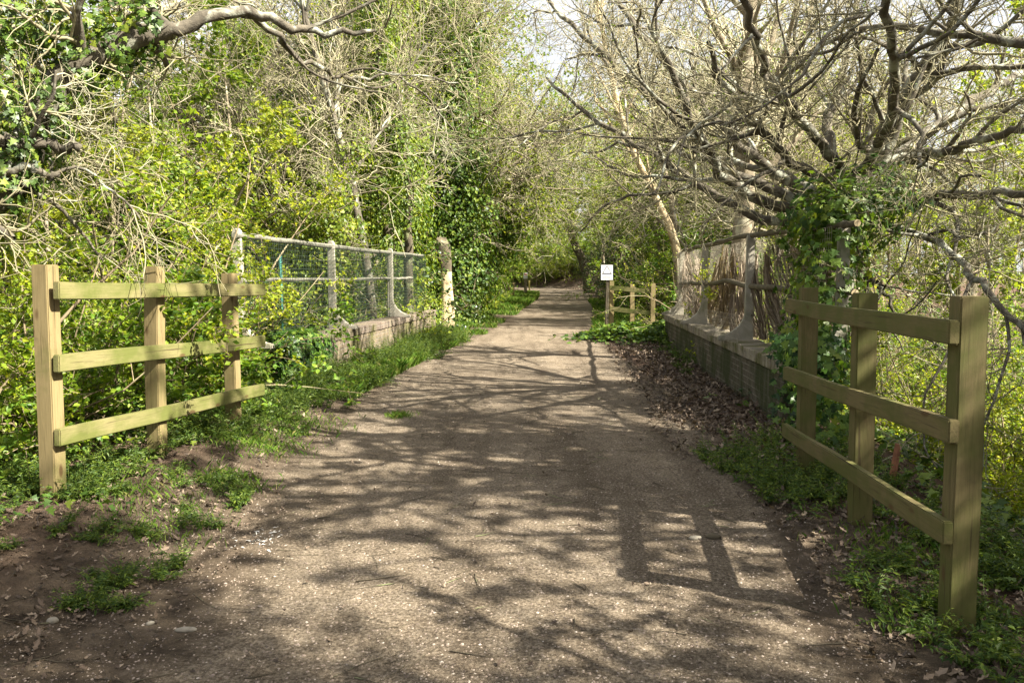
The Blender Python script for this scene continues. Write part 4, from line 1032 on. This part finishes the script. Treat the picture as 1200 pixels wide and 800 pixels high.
def grass():
    r2 = np.random.default_rng(71); mb = MB()
    def blades(x, y, h, w_):
        n = len(x); z = gz(x, y); B = np.stack([x, y, z], -1)
        a = r2.uniform(0, 6.28, n); d = np.stack([np.cos(a), np.sin(a), 0 * a], -1); sd = np.stack([-np.sin(a), np.cos(a), 0 * a], -1)
        hh = (h * r2.uniform(.5, 1.4, n))[:, None]; ww = (w_ * r2.uniform(.7, 1.3, n))[:, None]
        up = np.array([[0, 0, 1.]])
        V0 = B - sd * ww; V1 = B + sd * ww; mid = B + up * hh * .6 + d * hh * .25
        V2 = mid + sd * ww * .7; V3 = mid - sd * ww * .7; V4 = B + up * hh * .95 + d * hh * r2.uniform(.3, .9, n)[:, None]
        VV = np.stack([V0, V1, V2, V4, V3], 1).reshape(-1, 3)
        mb.add(VV, np.arange(n * 5).reshape(n, 5), 0, False)
    # verge beyond and beside the sunlit parapet
    x, y = pick(r2, 30000, 12, 34, lambda y: np.maximum(PL(y) - 2.6, np.where(y < 19.5, wl(y), -9)), lambda y: PL(y) + .2, 1.2)
    k = fbm(x * .8, y * .8, 61) + .35 * sstep(0, -1.0, x - PL(y)) > .52; blades(x[k], y[k], .12, .008)
    x, y = pick(r2, 12000, 32, 64, lambda y: PL(y) - 3, lambda y: PL(y) + .15); blades(x, y, .22, .018)
    x, y = pick(r2, 6000, 9.5, 14, lambda y: wl(y), lambda y: wl(y) + .9); blades(x, y, .14, .006)
    # right verge past the sign
    x, y = pick(r2, 9000, 19.5, 45, lambda y: PR(y) - .1, lambda y: PR(y) + 2.4); blades(x, y, .2, .014)
    # tufts under the fences
    for (cx, cy, s, n) in ((-2.3, 7.6, .28, 900), (-2.2, 6.6, .22, 700), (-1.95, 5.5, .12, 200), (-2.0, 4.4, .15, 90), (-2.3, 4.9, .2, 220), (-1.2, 8.3, .07, 160), (1.9, 3.4, .15, 120), (2.2, 4.2, .22, 350), (2.4, 2.9, .2, 250)):
        n = n * 2
        blades(r2.normal(cx, s, n), r2.normal(cy, s, n), .05, .0019)
    tag(mb.build('grass', M['leaf_grass']), 'short fresh grass along the verge and under the fences', 'grass', kind='stuff')
grass()

def weeds():
    """low ferny weeds (cow parsley and the like)"""
    r2 = np.random.default_rng(73); mb = MB()
    def clumps(x, y, s, stems=9, lf=.03):
        n = len(x); S = np.stack([x, y, gz(x, y)], -1).repeat(stems, 0)
        a = r2.uniform(0, 6.28, n * stems); e = r2.uniform(.5, 1.4, n * stems)
        D = np.stack([np.cos(a) * np.cos(e), np.sin(a) * np.cos(e), np.sin(e)], -1)
        P, Rr = grow(r2, S, D, np.repeat(s, stems) * r2.uniform(.6, 1.3, n * stems), np.full(n * stems, .0022), np.full(n * stems, .001), 5, .1, -.13)
        add_tubes(mb, P, Rr, 3)
        for t in np.linspace(.3, 1, 9):
            f = t * 4; j = min(int(f), 3); fr = f - j
            c = P[:, j] * (1 - fr) + P[:, j + 1] * fr; T = nrm(P[:, j + 1] - P[:, j])
            sd = nrm(np.cross(T, np.array([[0, 0, 1.]])))
            for sg in (-1, 1):
                leaves(mb, r2, c + r2.normal(0, .004, c.shape), lf * (1.25 - .75 * t), 'long', 0, 1.6, None, .1, dirs=sd * sg + T * .7)
    def zone(n, y0, y1, a, b, s, dens=None, lf=.035):
        x, y = pick(r2, n, y0, y1, a, b)
        if dens is not None: k = dens(x, y); x, y = x[k], y[k]
        if len(x): clumps(x, y, np.full(len(x), s) * r2.uniform(.6, 1.5, len(x)), lf=lf)
    # right fence foot
    zone(150, 2.6, 6.8, lambda y: 1.55 + .1 * (y - 3), lambda y: 2.9 + 0 * y, .19, lambda x, y: fbm(x * 1.6, y * 1.6, 81) > .5, .045)
    zone(40, 5.0, 6.6, lambda y: 1.55 + 0 * y, lambda y: 2.4 + 0 * y, .22, None, .045)
    # left fence foot
    zone(190, 3.6, 9.2, lambda y: -3.8 + .1 * (y - 4), lambda y: -2.6 + .10 * (y - 4), .2, lambda x, y: fbm(x * 1.8, y * 1.8, 83) > .46, .045)
    zone(300, 2.4, 5.4, lambda y: -3.4 + 0 * y, lambda y: -1.7 + 0 * y, .1, lambda x, y: fbm(x * 2.2, y * 2.2, 85) > .47, .032)
    zone(120, 6.4, 9.6, lambda y: -2.95 + 0 * y, lambda y: -2.0 + .3 * np.sin(y * 3), .16, lambda x, y: fbm(x * 2, y * 2, 87) > .45, .04)
    # parapet foot, sunlit side
    zone(620, 9.2, 19.4, lambda y: wl(y) + .03, lambda y: wl(y) + .7 + .3 * np.sin(y * 1.9) + .15 * np.sin(y * 5), .30, lambda x, y: fbm(x * 1.4, y * .9, 89) > .36, .055)
    # mossy parapet foot
    zone(60, 7.6, 17, lambda y: wr(y) - .35, lambda y: wr(y) - .03, .2, lambda x, y: fbm(x * 1.4, y * .9, 91) > .5, .05)
    tag(mb.build('weeds', M['leaf_weed']), 'low ferny green weeds along the fence feet and parapet foot', 'weeds', kind='stuff')
weeds()

def ground_ivy():
    r2 = np.random.default_rng(75); mb = MB()
    def mound(cx, cy, sx, sy, h, n, size):
        x = r2.normal(cx, sx, n); y = r2.normal(cy, sy, n)
        q = np.exp(-((x - cx) / sx) ** 2 / 3 - ((y - cy) / sy) ** 2 / 3)
        z = gz(x, y) + h * q * r2.beta(3, 1.2, n) + .02
        leaves(mb, r2, np.stack([x, y, z], -1), size, 'ivy', 0, 1.2, None, .2)
    # mound at the foot of the far fence and mossy wall end
    mound(2.7, 18.3, .55, .45, .42, 1500, .11); mound(3.25, 17.4, .3, .5, .5, 700, .10); mound(1.95, 18.6, .25, .3, .2, 300, .1)
    # along the right fence, trailing
    for k in range(16):
        mound(r2.uniform(2.0, 3.0), r2.uniform(2.4, 6.6), .16, .16, .07, 26, .055)
    for k in range(36):
        mound(r2.uniform(-3.6, -2.6), r2.uniform(4.2, 9), .18, .18, .08, 26, .045)
    # under-bank cover outside the fences
    for k in range(260):
        y = r2.uniform(3, 22); s = r2.choice([-1, 1]); x = (sh_l(y) - r2.uniform(.1, 6)) if s < 0 else (sh_r(y) + r2.uniform(.1, 6))
        mound(x, y, .35, .35, .25, 90, .09)
    tag(mb.build('ground_ivy', M['leaf_ivy']), 'dark glossy ivy creeping over the banks and wall feet', 'ground ivy', kind='stuff')
ground_ivy()

def wall_ivy():
    r2 = np.random.default_rng(77); mb = MB()
    # cap of ivy on the near end of the sunlit parapet
    n = 2600; t = r2.beta(1.1, 2.3, n) * 2.2 - .55
    face = r2.random(n)
    d = (WL1 - WL0) / np.linalg.norm(WL1 - WL0); nr = np.array([d[1], -d[0]])
    front = face < .6
    off = np.where(front, .05 + r2.beta(2, 2, n) * .10, -r2.random(n) * .4)
    z = np.where(front, .70 - r2.beta(1.0, 1.6, n) * (.75 - .25 * np.clip(t, 0, 2)), .68 + r2.random(n) * .09)
    x = WL0[0] + d[0] * t + nr[0] * off; y = WL0[1] + d[1] * t + nr[1] * off
    nn = np.where(front[:, None], np.array([[nr[0], nr[1], .25]]), np.array([[0, 0, 1.]]))
    leaves(mb, r2, np.stack([x, y, z], -1), .075, 'ivy', 0, .2, nn, 1.2)
    # near end face and heap before it
    n = 1500; x = r2.normal(-3.02, .22, n); y = 9.62 - .22 * r2.random(n); z = .72 - r2.beta(1, 1.3, n) * .85
    leaves(mb, r2, np.stack([x, y, z], -1), .075, 'ivy', 0, .2, np.array([[.2, -1, .3]]) * np.ones((n, 1)), 1.0)
    o = mb.build('ivy_mat', M['leaf_ivy']); tag(o, 'thick mat of dark ivy hanging over the end of the sunlit parapet', 'ivy')
    mb = MB()
    n = 900; y = 7.45 + .9 * r2.beta(1, 2.2, n) ; x = wr(y) + r2.uniform(-.08, .5, n); z = np.where(r2.random(n) < .5, .68 + r2.random(n) * .22, .75 - r2.random(n) * 1.0)
    leaves(mb, r2, np.stack([x, y - .05, z], -1), .075, 'ivy', 0, .2, np.array([[-.4, -1, .5]]) * np.ones((n, 1)), .8)
    o = mb.build('ivy_mat', M['leaf_ivy']); tag(o, 'ivy trailing over the end of the mossy parapet by the oak', 'ivy')
wall_ivy()

def litter():
    r2 = np.random.default_rng(79); mb = MB()
    def zone(n, y0, y1, a, b, size, h=.03):
        x, y = pick(r2, n, y0, y1, a, b)
        leaves(mb, r2, np.stack([x, y, gz(x, y) + r2.random(n) * h + .004], -1), size, 'dead', 0, 1.0)
    zone(5200, 6.0, 17.2, lambda y: wr(np.maximum(y, 7.7)) - .95 + .25 * np.sin(y * 2), lambda y: wr(np.maximum(y, 7.7)) - .02, .065, .06)
    zone(1500, 6.0, 17.2, lambda y: wr(np.maximum(y, 7.7)) - 1.3, lambda y: wr(np.maximum(y, 7.7)) - .6, .055, .02)
    zone(2200, 2.3, 6.8, lambda y: 1.15 + .09 * y, lambda y: 3.1 + 0 * y, .05)
    zone(2600, 2.2, 8.5, lambda y: -3.8 + 0 * y, lambda y: -1.75 - .02 * y, .042)
    zone(1800, 2.1, 5.4, lambda y: -3.2 + 0 * y, lambda y: -1.45 + 0 * y, .028, .01)
    zone(900, 2.1, 6.4, lambda y: 1.0 + .1 * y, lambda y: 2.6 + 0 * y, .03, .01)
    zone(380, 2.2, 12, lambda y: PL(y), lambda y: PR(y), .03, .005)
    zone(3000, 45, 90, lambda y: PR(y) + .3, lambda y: PR(y) + 6, .14)
    zone(2500, 5, 22, lambda y: sh_l(y) - 5, lambda y: sh_l(y), .08); zone(2500, 4, 22, lambda y: sh_r(y), lambda y: sh_r(y) + 5, .08)
    tag(mb.build('fallen_leaves', M['leaf_dead']), 'brown dead leaves drifted along the mossy parapet foot', 'dead leaves', kind='stuff')
    # sticks
    mb = MB(); n = 420
    x, y = pick(r2, n, 2.3, 10, lambda y: PL(y) - 1.0, lambda y: PR(y) + .8)
    a = r2.uniform(0, 6.28, n); S = np.stack([x, y, gz(x, y) + .006], -1)
    P, Rr = grow(r2, S, np.stack([np.cos(a), np.sin(a), 0 * a], -1), r2.uniform(.05, .3, n), r2.uniform(.0012, .0035, n), np.full(n, .0008), 5, .14, 0)
    P[..., 2] = gz(P[..., 0], P[..., 1]) + .005
    add_tubes(mb, P, Rr, 5); tag(mb.build('fallen_twigs', M['bark_dark']), 'small fallen twigs strewn over the path', 'twigs', kind='stuff')
litter()

def gravel():
    r2 = np.random.default_rng(81); mb = MB()
    base = np.array([(1, 0, 0), (.2, .9, .1), (-.9, .2, 0), (-.1, -1, .05), (.1, .1, .62), (.55, .5, .35), (-.5, -.45, .4)])
    fc = [[0, 1, 4], [1, 2, 4], [2, 3, 4], [3, 0, 4]]
    b5 = base[:5]
    def stones(n, y0, y1, pw, smin, smax, a=PL, b=PR, ex=.35):
        x, y = pick(r2, n, y0, y1, lambda y: a(y) - ex, lambda y: b(y) + ex, pw)
        s = smin + (smax - smin) * r2.random(n) ** 3.5
        an = r2.uniform(0, 6.28, n); c, sn = np.cos(an), np.sin(an)
        jit = 1 + r2.normal(0, .22, (n, 5, 3))
        L = b5[None] * jit * s[:, None, None]
        W = np.stack([L[..., 0] * c[:, None] - L[..., 1] * sn[:, None], L[..., 0] * sn[:, None] + L[..., 1] * c[:, None], L[..., 2]], -1)
        W += np.stack([x, y, gz(x, y) - .0006], -1)[:, None]
        Fv = (np.arange(n)[:, None, None] * 5 + np.array(fc)[None]).reshape(-1, 3)
        mb.add(W.reshape(-1, 3), Fv, 0, False)
    stones(60000, 2.1, 9, 1.6, .0016, .0085)
    stones(7000, 9, 22, 1.2, .004, .013)
    tag(mb.build('gravel', M['stone']), 'loose small gravel stones scattered over the path', 'gravel', kind='stuff')
gravel()

# ------------------------------------------------------------------ single small things
def pebble(name, label, px, py, L, W, H, material, rz, cat='stone', seed=1):
    r2 = np.random.default_rng(seed)
    p = at(px, py, z=0.0); bm = bmesh.new(); bmesh.ops.create_icosphere(bm, subdivisions=3, radius=1)
    for v in bm.verts:
        k = 1 + .22 * (float(fbm(v.co.x * 1.6 + seed, v.co.y * 1.6 + v.co.z * 1.3, seed)) - .5)
        v.co = Vector((v.co.x * L * k, v.co.y * W * k, v.co.z * H * k + H * .55))
    me = bpy.data.meshes.new(name); bm.to_mesh(me); bm.free(); me.materials.append(material)
    for q in me.polygons: q.use_smooth = True
    o = link(name, me, None, (p.x, p.y, float(gz(p.x, p.y)))); o.rotation_euler = (0, 0, rz); tag(o, label, cat)
pebble('wood_piece', 'smooth pale bone-like piece of wood lying on the dark earth', 218, 738, .048, .014, .012, M['flint'], .05, 'wood', 3)
pebble('flint_stone', 'small squarish white flint near the pale wood piece', 176, 730, .018, .009, .010, M['flint'], .6, 'stone', 4)
pebble('flint_stone', 'pale stone on the path below the shaded fence', 815, 631, .04, .016, .016, M['flint'], .1, 'stone', 5)
pebble('flint_stone', 'dark stone beside the pale stone below the shaded fence', 836, 630, .045, .018, .02, M['bark_dark'], -.2, 'stone', 6)
pebble('flint_stone', 'bluish grey stone at the edge of the dark earth', 62, 737, .024, .018, .016, M['flint'], .3, 'stone', 7)

def scraps():
    r2 = np.random.default_rng(91); mb = MB(); p = at(303, 632, z=0)
    n = 60; x = r2.normal(0, .07, n); y = r2.normal(0, .12, n)
    leaves(mb, r2, np.stack([x, y, gz(x + p.x, y + p.y) + .006], -1), .03, 'long', 0, 1.5)
    o = mb.build('feather_scraps', M['feather'], None, (p.x, p.y, 0)); tag(o, 'scatter of white feather scraps at the edge of the path', 'feathers', kind='stuff')
scraps()

def rusty_stake():
    Yd = 5.6; p = at(1050, 520, Y=Yd); t = at(1053, 520, Y=Yd); b = at(1040, 590, Y=Yd)
    root = thing('metal_stake', 'rusty iron stake leaning behind the middle of the shaded fence', 'stake', (b.x, Yd, b.z))
    mb = MB(); P = np.array([tuple(at(1034, 620, Y=Yd)), tuple(b), tuple(t)]) - np.array(root.location)
    add_tubes(mb, P[None], np.array([[.026, .026, .024]]), 8, 0, 'es'); mb.build('shaft', M['rust'], root)
rusty_stake()
for k, v in list(PROTO.items()):
    if not v[1]:
        for c in list(v[0].children): bpy.data.objects.remove(c)
        bpy.data.objects.remove(v[0])
